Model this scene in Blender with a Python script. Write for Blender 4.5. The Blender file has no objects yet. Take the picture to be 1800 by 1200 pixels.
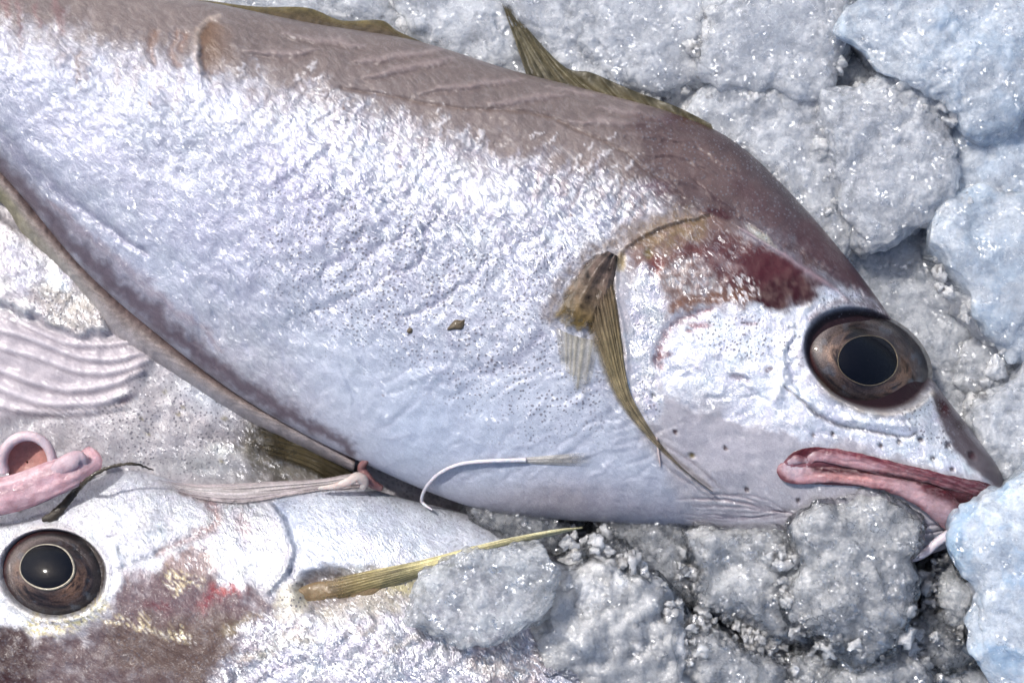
import bpy, math, random
import numpy as np
random.seed(7); rng = np.random.default_rng(7)

# ------------------------------------------------------------------ camera, sky, sun
S = 0.0002                      # metres per modelling unit: the frame is 1800 units = 36 cm wide
HC, D0 = 3600.0, 3500.0         # camera height and distance to the reference plane (units)
scene = bpy.context.scene
cd = bpy.data.cameras.new("camera"); cam = bpy.data.objects.new("camera", cd)
scene.collection.objects.link(cam)
cam.location = (0, 0, HC*S); cam.rotation_euler = (0, 0, 0)
cd.sensor_width = 36; cd.lens = 36*D0/1800; cd.clip_start = 0.01; cd.clip_end = 50
cd.dof.use_dof = True; cd.dof.focus_distance = (HC-270)*S; cd.dof.aperture_fstop = 11
scene.camera = cam
SUN_EL, SUN_AZ = math.radians(50), math.radians(-42)     # azimuth from +Y towards +X
world = bpy.data.worlds.new("World"); scene.world = world; world.use_nodes = True
wn = world.node_tree; wn.nodes.clear()
sky = wn.nodes.new("ShaderNodeTexSky"); sky.sky_type = 'NISHITA'; sky.sun_disc = False
sky.sun_elevation = SUN_EL; sky.sun_rotation = SUN_AZ; sky.dust_density = 3.0; sky.air_density = 1.0
bg = wn.nodes.new("ShaderNodeBackground"); bg.inputs[1].default_value = 0.12
wo = wn.nodes.new("ShaderNodeOutputWorld")
wn.links.new(sky.outputs[0], bg.inputs[0]); wn.links.new(bg.outputs[0], wo.inputs[0])
sd = bpy.data.lights.new("sun", 'SUN'); sun = bpy.data.objects.new("sun", sd); scene.collection.objects.link(sun)
sd.energy = 2.9; sd.angle = math.radians(2); sd.color = (1.0, 0.955, 0.9)
from mathutils import Vector
sdir = Vector((math.sin(SUN_AZ)*math.cos(SUN_EL), math.cos(SUN_AZ)*math.cos(SUN_EL), math.sin(SUN_EL)))
sun.rotation_euler = sdir.to_track_quat('Z', 'Y').to_euler(); sun.location = sdir*2
scene.view_settings.view_transform = 'Standard'; scene.view_settings.look = 'None'
scene.view_settings.exposure = 0.36; scene.view_settings.gamma = 1
scene.render.engine = 'CYCLES'
scene.cycles.max_bounces = 8; scene.cycles.transmission_bounces = 6; scene.cycles.transparent_max_bounces = 12
scene.cycles.use_adaptive_sampling = True; scene.cycles.adaptive_threshold = 0.05; scene.cycles.adaptive_min_samples = 16
scene.cycles.caustics_reflective = False; scene.cycles.caustics_refractive = True; scene.cycles.sample_clamp_indirect = 4.0
scene.cycles.use_denoising = True

# ------------------------------------------------------------------ numpy helpers
def lin(c):
    c = np.asarray(c, float)/255.0
    return np.where(c <= 0.04045, c/12.92, ((c+0.055)/1.055)**2.4)
def K(r, g, b, k=0.88): return lin((r, g, b))*k
def to3(px, py, z):
    k = (HC-z)/D0
    return np.stack([(px-900)*k, -(py-600)*k, z+0*px], -1)
def proj(V):
    k = (HC-V[:, 2])/D0
    return np.stack([V[:, 0]/k+900, -V[:, 1]/k+600], -1)
def _h(ix, iy, iz, seed):
    h = (ix.astype(np.int64)*374761393 + iy.astype(np.int64)*668265263 + iz.astype(np.int64)*2147483647 + seed*1274126177) & 0xffffffff
    h = ((h ^ (h >> 13))*1274126177) & 0xffffffff
    h = ((h ^ (h >> 16))*2246822519) & 0xffffffff
    return (h ^ (h >> 15)) & 0xffffffff
def vnoise(p, seed=0):
    if p.shape[1] == 2: p = np.concatenate([p, np.zeros((len(p), 1))], 1)
    i = np.floor(p).astype(np.int64); f = p-i; u = f*f*f*(f*(f*6-15)+10)
    out = 0
    for dx in (0, 1):
        for dy in (0, 1):
            for dz in (0, 1):
                h = _h(i[:, 0]+dx, i[:, 1]+dy, i[:, 2]+dz, seed)
                a = (h & 1023)/1023.0*6.28318; b = ((h >> 10) & 1023)/1023.0*2-1
                r = np.sqrt(1-b*b)
                g = np.cos(a)*r*(f[:, 0]-dx)+np.sin(a)*r*(f[:, 1]-dy)+b*(f[:, 2]-dz)
                w = (u[:, 0] if dx else 1-u[:, 0])*(u[:, 1] if dy else 1-u[:, 1])*(u[:, 2] if dz else 1-u[:, 2])
                out = out+w*g
    return out*1.5
def fbm(p, oct=4, seed=0, gain=0.5):
    o = 0; a = 1; t = 0
    for k in range(oct):
        o = o+a*vnoise(p*(2.03**k)+k*17.3, seed+k); t += a; a *= gain
    return o/t*1.6
def worley(p, seed=0):
    if p.shape[1] == 2:
        p = np.concatenate([p, np.zeros((len(p), 1))], 1); zr = (0,)
    else: zr = (-1, 0, 1)
    i = np.floor(p).astype(np.int64); best = np.full(len(p), 9.0)
    for dx in (-1, 0, 1):
        for dy in (-1, 0, 1):
            for dz in zr:
                c = i+np.array([dx, dy, dz]); h = _h(c[:, 0], c[:, 1], c[:, 2], seed)
                q = np.stack([(h & 1023)/1023., ((h >> 10) & 1023)/1023., (((h >> 20) & 1023)/1023. if len(zr) > 1 else 0*dx)+np.zeros(len(h))], 1)
                best = np.minimum(best, ((c+q-p)**2).sum(1))
    return np.sqrt(best)
def sstep(a, b, x):
    t = np.clip((x-a)/(b-a), 0, 1); return t*t*(3-2*t)
def crom(pts, n=None, closed=False, per=8):
    P = np.asarray(pts, float)
    if closed: Q = np.concatenate([P[-1:], P, P[:2]])
    else: Q = np.concatenate([2*P[:1]-P[1:2], P, 2*P[-1:]-P[-2:-1]])
    segs = len(Q)-3; out = []
    for k in range(segs):
        a, b, c, d = Q[k:k+4]; t = np.linspace(0, 1, per, endpoint=False)[:, None]
        out.append(0.5*((2*b)+(-a+c)*t+(2*a-5*b+4*c-d)*t*t+(-a+3*b-3*c+d)*t**3))
    out = np.concatenate(out)
    if not closed: out = np.concatenate([out, P[-1:]])
    if n:
        if closed: out = np.concatenate([out, out[:1]])
        dd = np.r_[0, np.cumsum(np.linalg.norm(np.diff(out[:, :2], axis=0), axis=1))]
        s = np.linspace(0, dd[-1], n, endpoint=not closed)
        out = np.stack([np.interp(s, dd, out[:, k]) for k in range(out.shape[1])], 1)
    return out
def segdist(P, A, B):
    d = B-A; L = (d**2).sum()+1e-9
    t = np.clip(((P-A)@d)/L, 0, 1)
    return np.linalg.norm(P-(A+t[:, None]*d), axis=1), t

class Canvas:
    """pigment, masks and relief of a skin, kept per vertex"""
    def __init__(s, P, base, jitter=0):
        s.P = P; s.N = len(P); s.C = np.tile(np.asarray(base, float), (s.N, 1)); s.Z = np.zeros(s.N); s.A = {}
        s.J = np.stack([fbm(P/40., 3, 91), fbm(P/40., 3, 92)], 1)
        s.J2 = np.stack([fbm(P/9., 2, 93), fbm(P/9., 2, 94)], 1)
    def pts(s, wob): return s.P+s.J*wob+s.J2*wob*0.35
    def at(s, name, d=0.0):
        if name not in s.A: s.A[name] = np.full(s.N, d)
        return s.A[name]
    def poly(s, pts, soft=8, wob=0):
        C = crom(pts, closed=True, per=5); lo = C.min(0)-soft-wob-2; hi = C.max(0)+soft+wob+2
        idx = np.where(((s.P >= lo) & (s.P <= hi)).all(1))[0]; m = np.zeros(s.N)
        if len(idx) == 0: return m
        P = (s.P+s.J*wob+s.J2*wob*0.35)[idx]; d = np.full(len(idx), 1e9); ins = np.zeros(len(idx), bool)
        for a, b in zip(C, np.roll(C, -1, 0)):
            d = np.minimum(d, segdist(P, a, b)[0])
            cr = ((a[1] > P[:, 1]) != (b[1] > P[:, 1]))
            xi = (b[0]-a[0])*(P[:, 1]-a[1])/((b[1]-a[1]) if abs(b[1]-a[1]) > 1e-9 else 1e-9)+a[0]
            ins ^= cr & (P[:, 0] < xi)
        sd_ = np.where(ins, d, -d); m[idx] = sstep(-soft, soft, sd_); return m
    def line(s, pts, w=4, wob=0, taper=(1, 1), side=None):
        C = crom(pts, per=6); n = len(C); W = w*1.0; R = W*3.2+wob
        lo = C.min(0)-R; hi = C.max(0)+R
        idx = np.where(((s.P >= lo) & (s.P <= hi)).all(1))[0]; m = np.zeros(s.N)
        if len(idx) == 0: return m
        P = (s.P+s.J*wob+s.J2*wob*0.35)[idx]; best = np.full(len(idx), 1e9); tt = np.zeros(len(idx)); sg = np.zeros(len(idx))
        for k in range(n-1):
            d, t = segdist(P, C[k], C[k+1]); q = d < best
            best[q] = d[q]; tt[q] = (k+t[q])/(n-1)
            if side is not None:
                e = C[k+1]-C[k]; sg[q] = np.sign(e[0]*(P[q, 1]-C[k, 1])-e[1]*(P[q, 0]-C[k, 0]))
        ww = W*(taper[0]+(1-taper[0])*np.minimum(1, tt*3))*(taper[1]+(1-taper[1])*np.minimum(1, (1-tt)*3))+1e-3
        v = np.exp(-(best/ww)**2)
        if side is not None:  # sharp on one side, long slope on the other
            v = np.where(sg*side > 0, np.exp(-(best/ww)**2), np.exp(-(best/(ww*0.25))**2))
        m[idx] = v; return m
    def blob(s, x, y, rx, ry=None, rot=0, soft=0.35, wob=0):
        ry = ry or rx; q = s.pts(wob)-np.array([x, y]); c, n = math.cos(math.radians(rot)), math.sin(math.radians(rot))
        u = (q[:, 0]*c+q[:, 1]*n)/rx; v = (-q[:, 0]*n+q[:, 1]*c)/ry
        return 1-sstep(1-soft, 1+soft, np.sqrt(u*u+v*v))
    def gauss(s, x, y, rx, ry=None, rot=0):
        ry = ry or rx; q = s.P-np.array([x, y]); c, n = math.cos(math.radians(rot)), math.sin(math.radians(rot))
        return np.exp(-((q[:, 0]*c+q[:, 1]*n)/rx)**2-((-q[:, 0]*n+q[:, 1]*c)/ry)**2)
    def paint(s, m, col, a=1.0):
        m = np.clip(m*a, 0, 1)[:, None]; s.C = s.C*(1-m)+np.asarray(col)*m
    def set(s, name, m, v, a=1.0):
        A = s.at(name); m = np.clip(m*a, 0, 1); s.A[name] = A*(1-m)+v*m

# ------------------------------------------------------------------ mesh and object helpers
COL = scene.collection
def mesh(name, V, F, mat, parent=None, attrs=None, col=None, smooth=True, org=None):
    """V in modelling units; org = the object's origin in modelling units"""
    V = np.asarray(V, float); org = np.zeros(3) if org is None else np.asarray(org, float)
    me = bpy.data.meshes.new(name)
    F = np.asarray(F); me.vertices.add(len(V)); me.vertices.foreach_set("co", ((V-org)*S).astype(np.float32).ravel())
    k = F.shape[1]; me.loops.add(F.size); me.loops.foreach_set("vertex_index", F.astype(np.int32).ravel())
    me.polygons.add(len(F)); me.polygons.foreach_set("loop_start", (np.arange(len(F))*k).astype(np.int32))
    me.polygons.foreach_set("loop_total", np.full(len(F), k, np.int32))
    me.update(calc_edges=True); me.validate()
    if smooth: me.polygons.foreach_set("use_smooth", np.ones(len(me.polygons), bool))
    a = me.attributes.new("P", 'FLOAT_VECTOR', 'POINT'); a.data.foreach_set("vector", V.astype(np.float32).ravel())
    if col is not None:
        a = me.attributes.new("Col", 'FLOAT_COLOR', 'POINT')
        a.data.foreach_set("color", np.concatenate([col, np.ones((len(V), 1))], 1).astype(np.float32).ravel())
    for n, v in (attrs or {}).items():
        a = me.attributes.new(n, 'FLOAT', 'POINT'); a.data.foreach_set("value", np.asarray(v, np.float32))
    if mat: me.materials.append(mat)
    o = bpy.data.objects.new(name, me); COL.objects.link(o)
    o.location = org*S
    if parent is not None:
        o.parent = parent
        q = parent; off = Vector((0, 0, 0))
        while q is not None: off += q.location; q = q.parent
        o.location = Vector(org*S)-off
    return o
def thing(name, label, cat, org, group=None):
    o = bpy.data.objects.new(name, None); COL.objects.link(o); o.empty_display_size = 0.01
    o.location = np.asarray(org, float)*S; o['label'] = label; o['category'] = cat
    if group: o['group'] = group
    return o
def tag(o, label=None, cat=None, group=None, kind=None):
    if label: o['label'] = label
    if cat: o['category'] = cat
    if group: o['group'] = group
    if kind: o['kind'] = kind
    return o
def gridF(nu, nv, wrapv=False):
    u = np.arange(nu-1)[:, None]; v = np.arange(nv if wrapv else nv-1)[None]
    a = u*nv+v; b = u*nv+(v+1) % nv
    return np.stack([a+0*b, b, b+nv, a+nv+0*b], -1).reshape(-1, 4)
def icos(sub):
    t = (1+5**.5)/2
    V = [(-1, t, 0), (1, t, 0), (-1, -t, 0), (1, -t, 0), (0, -1, t), (0, 1, t), (0, -1, -t), (0, 1, -t), (t, 0, -1), (t, 0, 1), (-t, 0, -1), (-t, 0, 1)]
    F = np.array([(0, 11, 5), (0, 5, 1), (0, 1, 7), (0, 7, 10), (0, 10, 11), (1, 5, 9), (5, 11, 4), (11, 10, 2), (10, 7, 6), (7, 1, 8), (3, 9, 4), (3, 4, 2), (3, 2, 6), (3, 6, 8), (3, 8, 9), (4, 9, 5), (2, 4, 11), (6, 2, 10), (8, 6, 7), (9, 8, 1)])
    V = np.array(V, float); V /= np.linalg.norm(V, axis=1)[:, None]
    for _ in range(sub):
        E = np.concatenate([F[:, [0, 1]], F[:, [1, 2]], F[:, [2, 0]]]); E = np.sort(E, 1)
        U, inv = np.unique(E, axis=0, return_inverse=True); inv = inv.ravel()
        M = V[U].mean(1); M /= np.linalg.norm(M, axis=1)[:, None]
        n = len(F); m = inv+len(V); a, b, c = m[:n], m[n:2*n], m[2*n:]
        F = np.concatenate([np.stack([F[:, 0], a, c], 1), np.stack([F[:, 1], b, a], 1), np.stack([F[:, 2], c, b], 1), np.stack([a, b, c], 1)])
        V = np.concatenate([V, M])
    return V, F
ICO = {k: icos(k) for k in (1, 2, 4, 5, 6)}
def tube(pts, rad, n=80, m=14, flat=1.0, per_col=None):
    """pts (k,3) modelling units, rad per point; returns V,F,t (along 0..1), ang"""
    Q = crom(np.c_[np.asarray(pts, float), np.asarray(rad, float)], n=n)
    C = Q[:, :3]; r = np.maximum(Q[:, 3], 0.05); T = np.gradient(C, axis=0); T /= np.linalg.norm(T, axis=1)[:, None]+1e-9
    B = np.cross(T, np.array([0, 0, 1.0])); B /= np.linalg.norm(B, axis=1)[:, None]+1e-9; Nn = np.cross(B, T)
    a = np.arange(m)/m*2*math.pi
    V = C[:, None]+r[:, None, None]*(np.cos(a)[None, :, None]*B[:, None]+flat*np.sin(a)[None, :, None]*Nn[:, None])
    V = V.reshape(-1, 3); F = gridF(n, m, True)
    V = np.concatenate([V, C[:1], C[-1:]]); k = n*m
    c0 = np.array([[k, (j+1) % m, j, j] for j in range(m)]); c1 = np.array([[k+1, (n-1)*m+j, (n-1)*m+(j+1) % m, (n-1)*m+(j+1) % m] for j in range(m)])
    t = np.r_[np.repeat(np.linspace(0, 1, n), m), 0, 1]; ang = np.r_[np.tile(a, n), 0, 0]
    return V, F, t, ang, (c0[:, :3], c1[:, :3])
def tri(F):
    return np.concatenate([F[:, [0, 1, 2]], F[:, [0, 2, 3]]])
def tube_mesh(name, pts, rad, mat, parent=None, colf=None, n=80, m=14, flat=1.0, attrs=None, org=None, disp=None):
    V, F, t, ang, caps = tube(pts, rad, n, m, flat)
    if disp is not None: V = V+disp(V, t, ang)
    F = np.concatenate([tri(F), caps[0], caps[1]])
    col = colf(t, ang, V) if colf else None
    at = {k: v(t, ang, V) for k, v in (attrs or {}).items()}
    return mesh(name, V, F, mat, parent, at, col, org=org)

# ------------------------------------------------------------------ node helpers
class NT:
    def __init__(s, name):
        s.m = bpy.data.materials.new(name); s.m.use_nodes = True; s.t = s.m.node_tree; s.t.nodes.clear()
        s.out = s.t.nodes.new("ShaderNodeOutputMaterial")
    def n(s, ty, **kw):
        x = s.t.nodes.new("ShaderNode"+ty)
        for k, v in kw.items(): setattr(x, k, v)
        return x
    def put(s, sock, v):
        if isinstance(v, bpy.types.NodeSocket): s.t.links.new(v, sock)
        elif v is not None:
            if sock.type == 'RGBA' and not hasattr(v, '__len__'): v = (v, v, v, 1)
            if sock.type == 'RGBA' and len(v) == 3: v = (*[float(q) for q in v], 1)
            sock.default_value = v
    def attr(s, name, kind='Fac'):
        a = s.n("Attribute", attribute_name=name); return a.outputs[kind]
    def P(s, scale=(1, 1, 1), rot=0, warp=None):
        v = s.attr("P", 'Vector')
        if warp: v = s.vadd(v, s.vscale(warp[0], warp[1]))
        mp = s.n("Mapping"); s.put(mp.inputs[0], v); mp.inputs['Rotation'].default_value = (0, 0, math.radians(rot))
        if not hasattr(scale, '__len__'): scale = (scale,)*3
        mp.inputs['Scale'].default_value = scale
        if rot:   # rotate first, then stretch
            mp.inputs['Scale'].default_value = (1, 1, 1); m2 = s.n("Mapping"); s.put(m2.inputs[0], mp.outputs[0]); m2.inputs['Scale'].default_value = scale
            return m2.outputs[0]
        return mp.outputs[0]
    def vadd(s, a, b):
        x = s.n("VectorMath", operation='ADD'); s.put(x.inputs[0], a); s.put(x.inputs[1], b); return x.outputs[0]
    def vscale(s, a, k):
        x = s.n("VectorMath", operation='SCALE'); s.put(x.inputs[0], a); x.inputs[3].default_value = k; return x.outputs[0]
    def noise(s, vec, detail=3, rough=0.55, dist=0, out=0, scale=1):
        x = s.n("TexNoise"); s.put(x.inputs['Vector'], vec); x.inputs['Scale'].default_value = scale
        x.inputs['Detail'].default_value = detail; x.inputs['Roughness'].default_value = rough; x.inputs['Distortion'].default_value = dist
        return x.outputs[out]
    def vor(s, vec, feature='F1', out='Distance', rand=1.0, smooth=None, dim='3D'):
        x = s.n("TexVoronoi", feature=feature, voronoi_dimensions=dim); s.put(x.inputs['Vector'], vec); x.inputs['Scale'].default_value = 1
        x.inputs['Randomness'].default_value = rand
        if smooth is not None and 'Smoothness' in x.inputs: x.inputs['Smoothness'].default_value = smooth
        return x.outputs[out]
    def ma(s, op, a, b=None, c=None, clamp=False):
        x = s.n("Math", operation=op, use_clamp=clamp); s.put(x.inputs[0], a); s.put(x.inputs[1], b)
        if c is not None: s.put(x.inputs[2], c)
        return x.outputs[0]
    def mr(s, v, a, b, c=0.0, d=1.0, smooth=True):
        x = s.n("MapRange", interpolation_type='SMOOTHSTEP' if smooth else 'LINEAR')
        s.put(x.inputs[0], v)
        for k, q in zip((1, 2, 3, 4), (a, b, c, d)): s.put(x.inputs[k], q)
        return x.outputs[0]
    def mix(s, f, a, b, mode='MIX'):
        x = s.n("Mix", data_type='RGBA', blend_type=mode); s.put(x.inputs[0], f); s.put(x.inputs[6], a); s.put(x.inputs[7], b); return x.outputs[2]
    def bump(s, h, dist, strength=1.0, normal=None):
        x = s.n("Bump"); x.inputs['Strength'].default_value = strength; x.inputs['Distance'].default_value = dist*S
        s.put(x.inputs['Height'], h)
        if normal is not None: s.put(x.inputs['Normal'], normal)
        return x.outputs[0]
    def bsdf(s, **kw):
        x = s.n("BsdfPrincipled")
        for k, v in kw.items(): s.put(x.inputs[k.replace('_', ' ')], v)
        return x
    def done(s, sh): s.t.links.new(sh, s.out.inputs[0]); return s.m

def skin_material(name, rot=-50, sub=0.0):
    """wet fish skin: pigment from Col, silver flakes, chromatophore dots, streaked relief"""
    t = NT(name); col = t.attr("Col", 'Color'); silver = t.attr("silver"); dots = t.attr("dots"); streak = t.attr("streak"); fine = t.attr("rough")
    wv = t.noise(t.P(1/45.), 2, out=1); 
    st = t.noise(t.P((1/6.5, 1/22., 1/18.), rot, (wv, 26)), 3, 0.5)
    st2 = t.noise(t.P((1/3.4, 1/9., 1/8.), rot+25, (wv, 18)), 2, 0.5)
    f1 = t.noise(t.P(1/2.6), 3, 0.65); big = t.noise(t.P(1/55.), 4, 0.6)
    gr = t.noise(t.P(1/1.3), 2, 0.6)
    # mottling of the pigment
    c = t.mix(1, col, t.mix(big, (0.82, 0.82, 0.84), (1.12, 1.11, 1.10)), 'MULTIPLY')
    c = t.mix(1, c, t.mix(t.mr(f1, 0.3, 0.7), (0.90, 0.90, 0.91), (1.06, 1.06, 1.06)), 'MULTIPLY')
    c = t.mix(1, c, t.mix(t.mr(gr, 0.3, 0.7), (0.92, 0.92, 0.93), (1.06, 1.06, 1.06)), 'MULTIPLY')
    # dark and light streaks
    sm = t.ma('MULTIPLY', streak, t.mr(st, 0.58, 0.38)); c = t.mix(t.ma('MULTIPLY', sm, 0.55), c, t.mix(1, c, (0.52, 0.50, 0.56), 'MULTIPLY'))
    # silver flakes
    fl = t.mr(t.ma('ADD', t.ma('MULTIPLY', st, 0.55), t.ma('MULTIPLY', st2, 0.5)), 0.52, 0.66)
    fl = t.ma('MULTIPLY', fl, silver)
    c = t.mix(t.ma('MULTIPLY', fl, 0.55), c, (0.90, 0.92, 0.97))
    # chromatophore dots, irregular in size
    jit = t.noise(t.P(1/4.), 1, out=1)
    dv = t.vor(t.P((1/9., 1/9., 0), 0, (jit, 3)), rand=0.85, dim='2D')
    dr = t.mr(t.noise(t.P(1/30.), 3, 0.6), 0.3, 0.68, 0.05, 0.27)
    dm = t.ma('SUBTRACT', dr, dv); dm = t.mr(dm, -0.05, 0.09)
    ring = dm
    dmk = t.ma('MULTIPLY', ring, dots)
    c = t.mix(t.ma('MULTIPLY', dmk, 0.85), c, (0.13, 0.125, 0.15))
    # iridescence: faint lilac, blue and green drift in the silver
    ir = t.noise(t.P(1/34., 0, (wv, 30)), 2, 0.5, out=1)
    c = t.mix(t.ma('MULTIPLY', silver, 0.10), c, t.mix(1, c, t.vscale(ir, 2.0), 'MULTIPLY'))
    h = t.ma('ADD', t.ma('MULTIPLY', st, t.ma('ADD', t.ma('MULTIPLY', streak, 0.9), 0.05)), t.ma('MULTIPLY', f1, t.ma('ADD', t.ma('MULTIPLY', fine, 0.35), 0.06)))
    h = t.ma('ADD', h, t.ma('MULTIPLY', st2, t.ma('ADD', t.ma('MULTIPLY', silver, 0.45), 0.04)))
    h = t.ma('SUBTRACT', h, t.ma('MULTIPLY', dmk, 0.12))
    nb = t.bump(h, 4.4, 0.85)
    nc = t.bump(h, 3.2, 0.8)
    b = t.bsdf(Base_Color=c, Metallic=t.ma('MULTIPLY', silver, 0.6), Roughness=t.mr(fl, 0, 1, 0.42, 0.26), Normal=nb,
               Coat_Weight=t.mr(silver, 0, 1, 0.5, 0.9), Coat_Roughness=0.10, Coat_IOR=1.33, Coat_Normal=nc,
               Subsurface_Weight=sub, Subsurface_Scale=0.004, Specular_IOR_Level=t.mr(silver, 0, 1, .15, .5))
    b.inputs['Subsurface Radius'].default_value = (1.0, 0.5, 0.4)
    # silver platelets: small tilted mirrors lying along the streaks
    cr = t.n("TexVoronoi"); t.put(cr.inputs['Vector'], t.P((1/3.2, 1/8.5, 1/8.), rot+12, (wv, 30))); cr.inputs['Scale'].default_value = 1
    rv = t.n("VectorMath", operation='SUBTRACT'); t.put(rv.inputs[0], cr.outputs['Color']); rv.inputs[1].default_value = (.5, .5, .5)
    nn = t.n("VectorMath", operation='NORMALIZE'); t.put(nn.inputs[0], t.vadd(nb, t.vscale(rv.outputs[0], 0.9)))
    gl = t.n("BsdfGlossy"); gl.inputs['Color'].default_value = (0.80, 0.82, 0.87, 1); gl.inputs['Roughness'].default_value = 0.22; t.put(gl.inputs['Normal'], nn.outputs[0])
    sep = t.n("SeparateColor"); t.put(sep.inputs[0], cr.outputs['Color'])
    mk = t.ma('MULTIPLY', t.ma('GREATER_THAN', sep.outputs[1], 0.45), t.ma('MULTIPLY', t.mr(t.noise(t.P(1/17.), 3, 0.6), 0.42, 0.62), t.ma('MULTIPLY', silver, 0.48)))
    mk = t.ma('MULTIPLY', mk, t.mr(dmk, 0, 1, 1, .2))
    mx = t.n("MixShader"); t.put(mx.inputs[0], mk); t.t.links.new(b.outputs[0], mx.inputs[1]); t.t.links.new(gl.outputs[0], mx.inputs[2])
    return t.done(mx.outputs[0])
def flesh_material(name, rough=0.28, coat=0.7, sub=0.3):
    """smooth wet membrane or lip"""
    t = NT(name); col = t.attr("Col", 'Color')
    n = t.noise(t.P(1/14.), 4, 0.6); f = t.noise(t.P(1/2.2), 3, 0.6)
    c = t.mix(1, col, t.mix(n, (0.80, 0.78, 0.80), (1.16, 1.14, 1.14)), 'MULTIPLY')
    c = t.mix(1, c, t.mix(t.mr(f, .3, .7), (0.92, 0.91, 0.91), (1.06, 1.06, 1.06)), 'MULTIPLY')
    h = t.ma('ADD', t.ma('MULTIPLY', n, 0.8), t.ma('MULTIPLY', f, 0.16))
    b = t.bsdf(Base_Color=c, Roughness=rough, Specular_IOR_Level=.25, Coat_IOR=1.36, Coat_Weight=coat, Coat_Roughness=0.08, Normal=t.bump(h, 5, 0.7), Coat_Normal=t.bump(h, 5, 0.7),
               Subsurface_Weight=sub, Subsurface_Scale=0.004)
    b.inputs['Subsurface Radius'].default_value = (1.0, 0.45, 0.35)
    return t.done(b.outputs[0])
def fin_material(name):
    """thin rayed fin: pigment from Col, part of the light passes through"""
    t = NT(name); col = t.attr("Col", 'Color'); ray = t.attr("ray")
    n = t.noise(t.P(1/16.), 4, 0.6); f = t.noise(t.P(1/3.), 3, 0.6)
    c = t.mix(1, col, t.mix(n, (0.62, 0.62, 0.60), (1.30, 1.28, 1.24)), 'MULTIPLY')
    c = t.mix(1, c, t.mix(t.mr(f, .3, .7), (0.82, 0.82, 0.80), (1.15, 1.15, 1.15)), 'MULTIPLY')
    c = t.mix(t.ma('MULTIPLY', ray, 0.35), c, t.mix(1, c, (1.3, 1.27, 1.2), 'MULTIPLY'))
    h = t.ma('ADD', t.ma('MULTIPLY', n, 0.6), t.ma('MULTIPLY', f, 0.3))
    nb = t.bump(h, 4, 0.7)
    b = t.bsdf(Base_Color=c, Roughness=0.38, Specular_IOR_Level=.25, Coat_IOR=1.35, Coat_Weight=0.5, Coat_Roughness=0.15, Normal=nb, Coat_Normal=nb)
    tr = t.n("BsdfTranslucent"); t.put(tr.inputs[0], c); mx = t.n("MixShader"); mx.inputs[0].default_value = 0.25
    t.t.links.new(b.outputs[0], mx.inputs[1]); t.t.links.new(tr.outputs[0], mx.inputs[2])
    al = t.n("BsdfTransparent"); m2 = t.n("MixShader"); t.put(m2.inputs[0], t.attr("alpha"))
    t.t.links.new(al.outputs[0], m2.inputs[1]); t.t.links.new(mx.outputs[0], m2.inputs[2])
    return t.done(m2.outputs[0])
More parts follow.
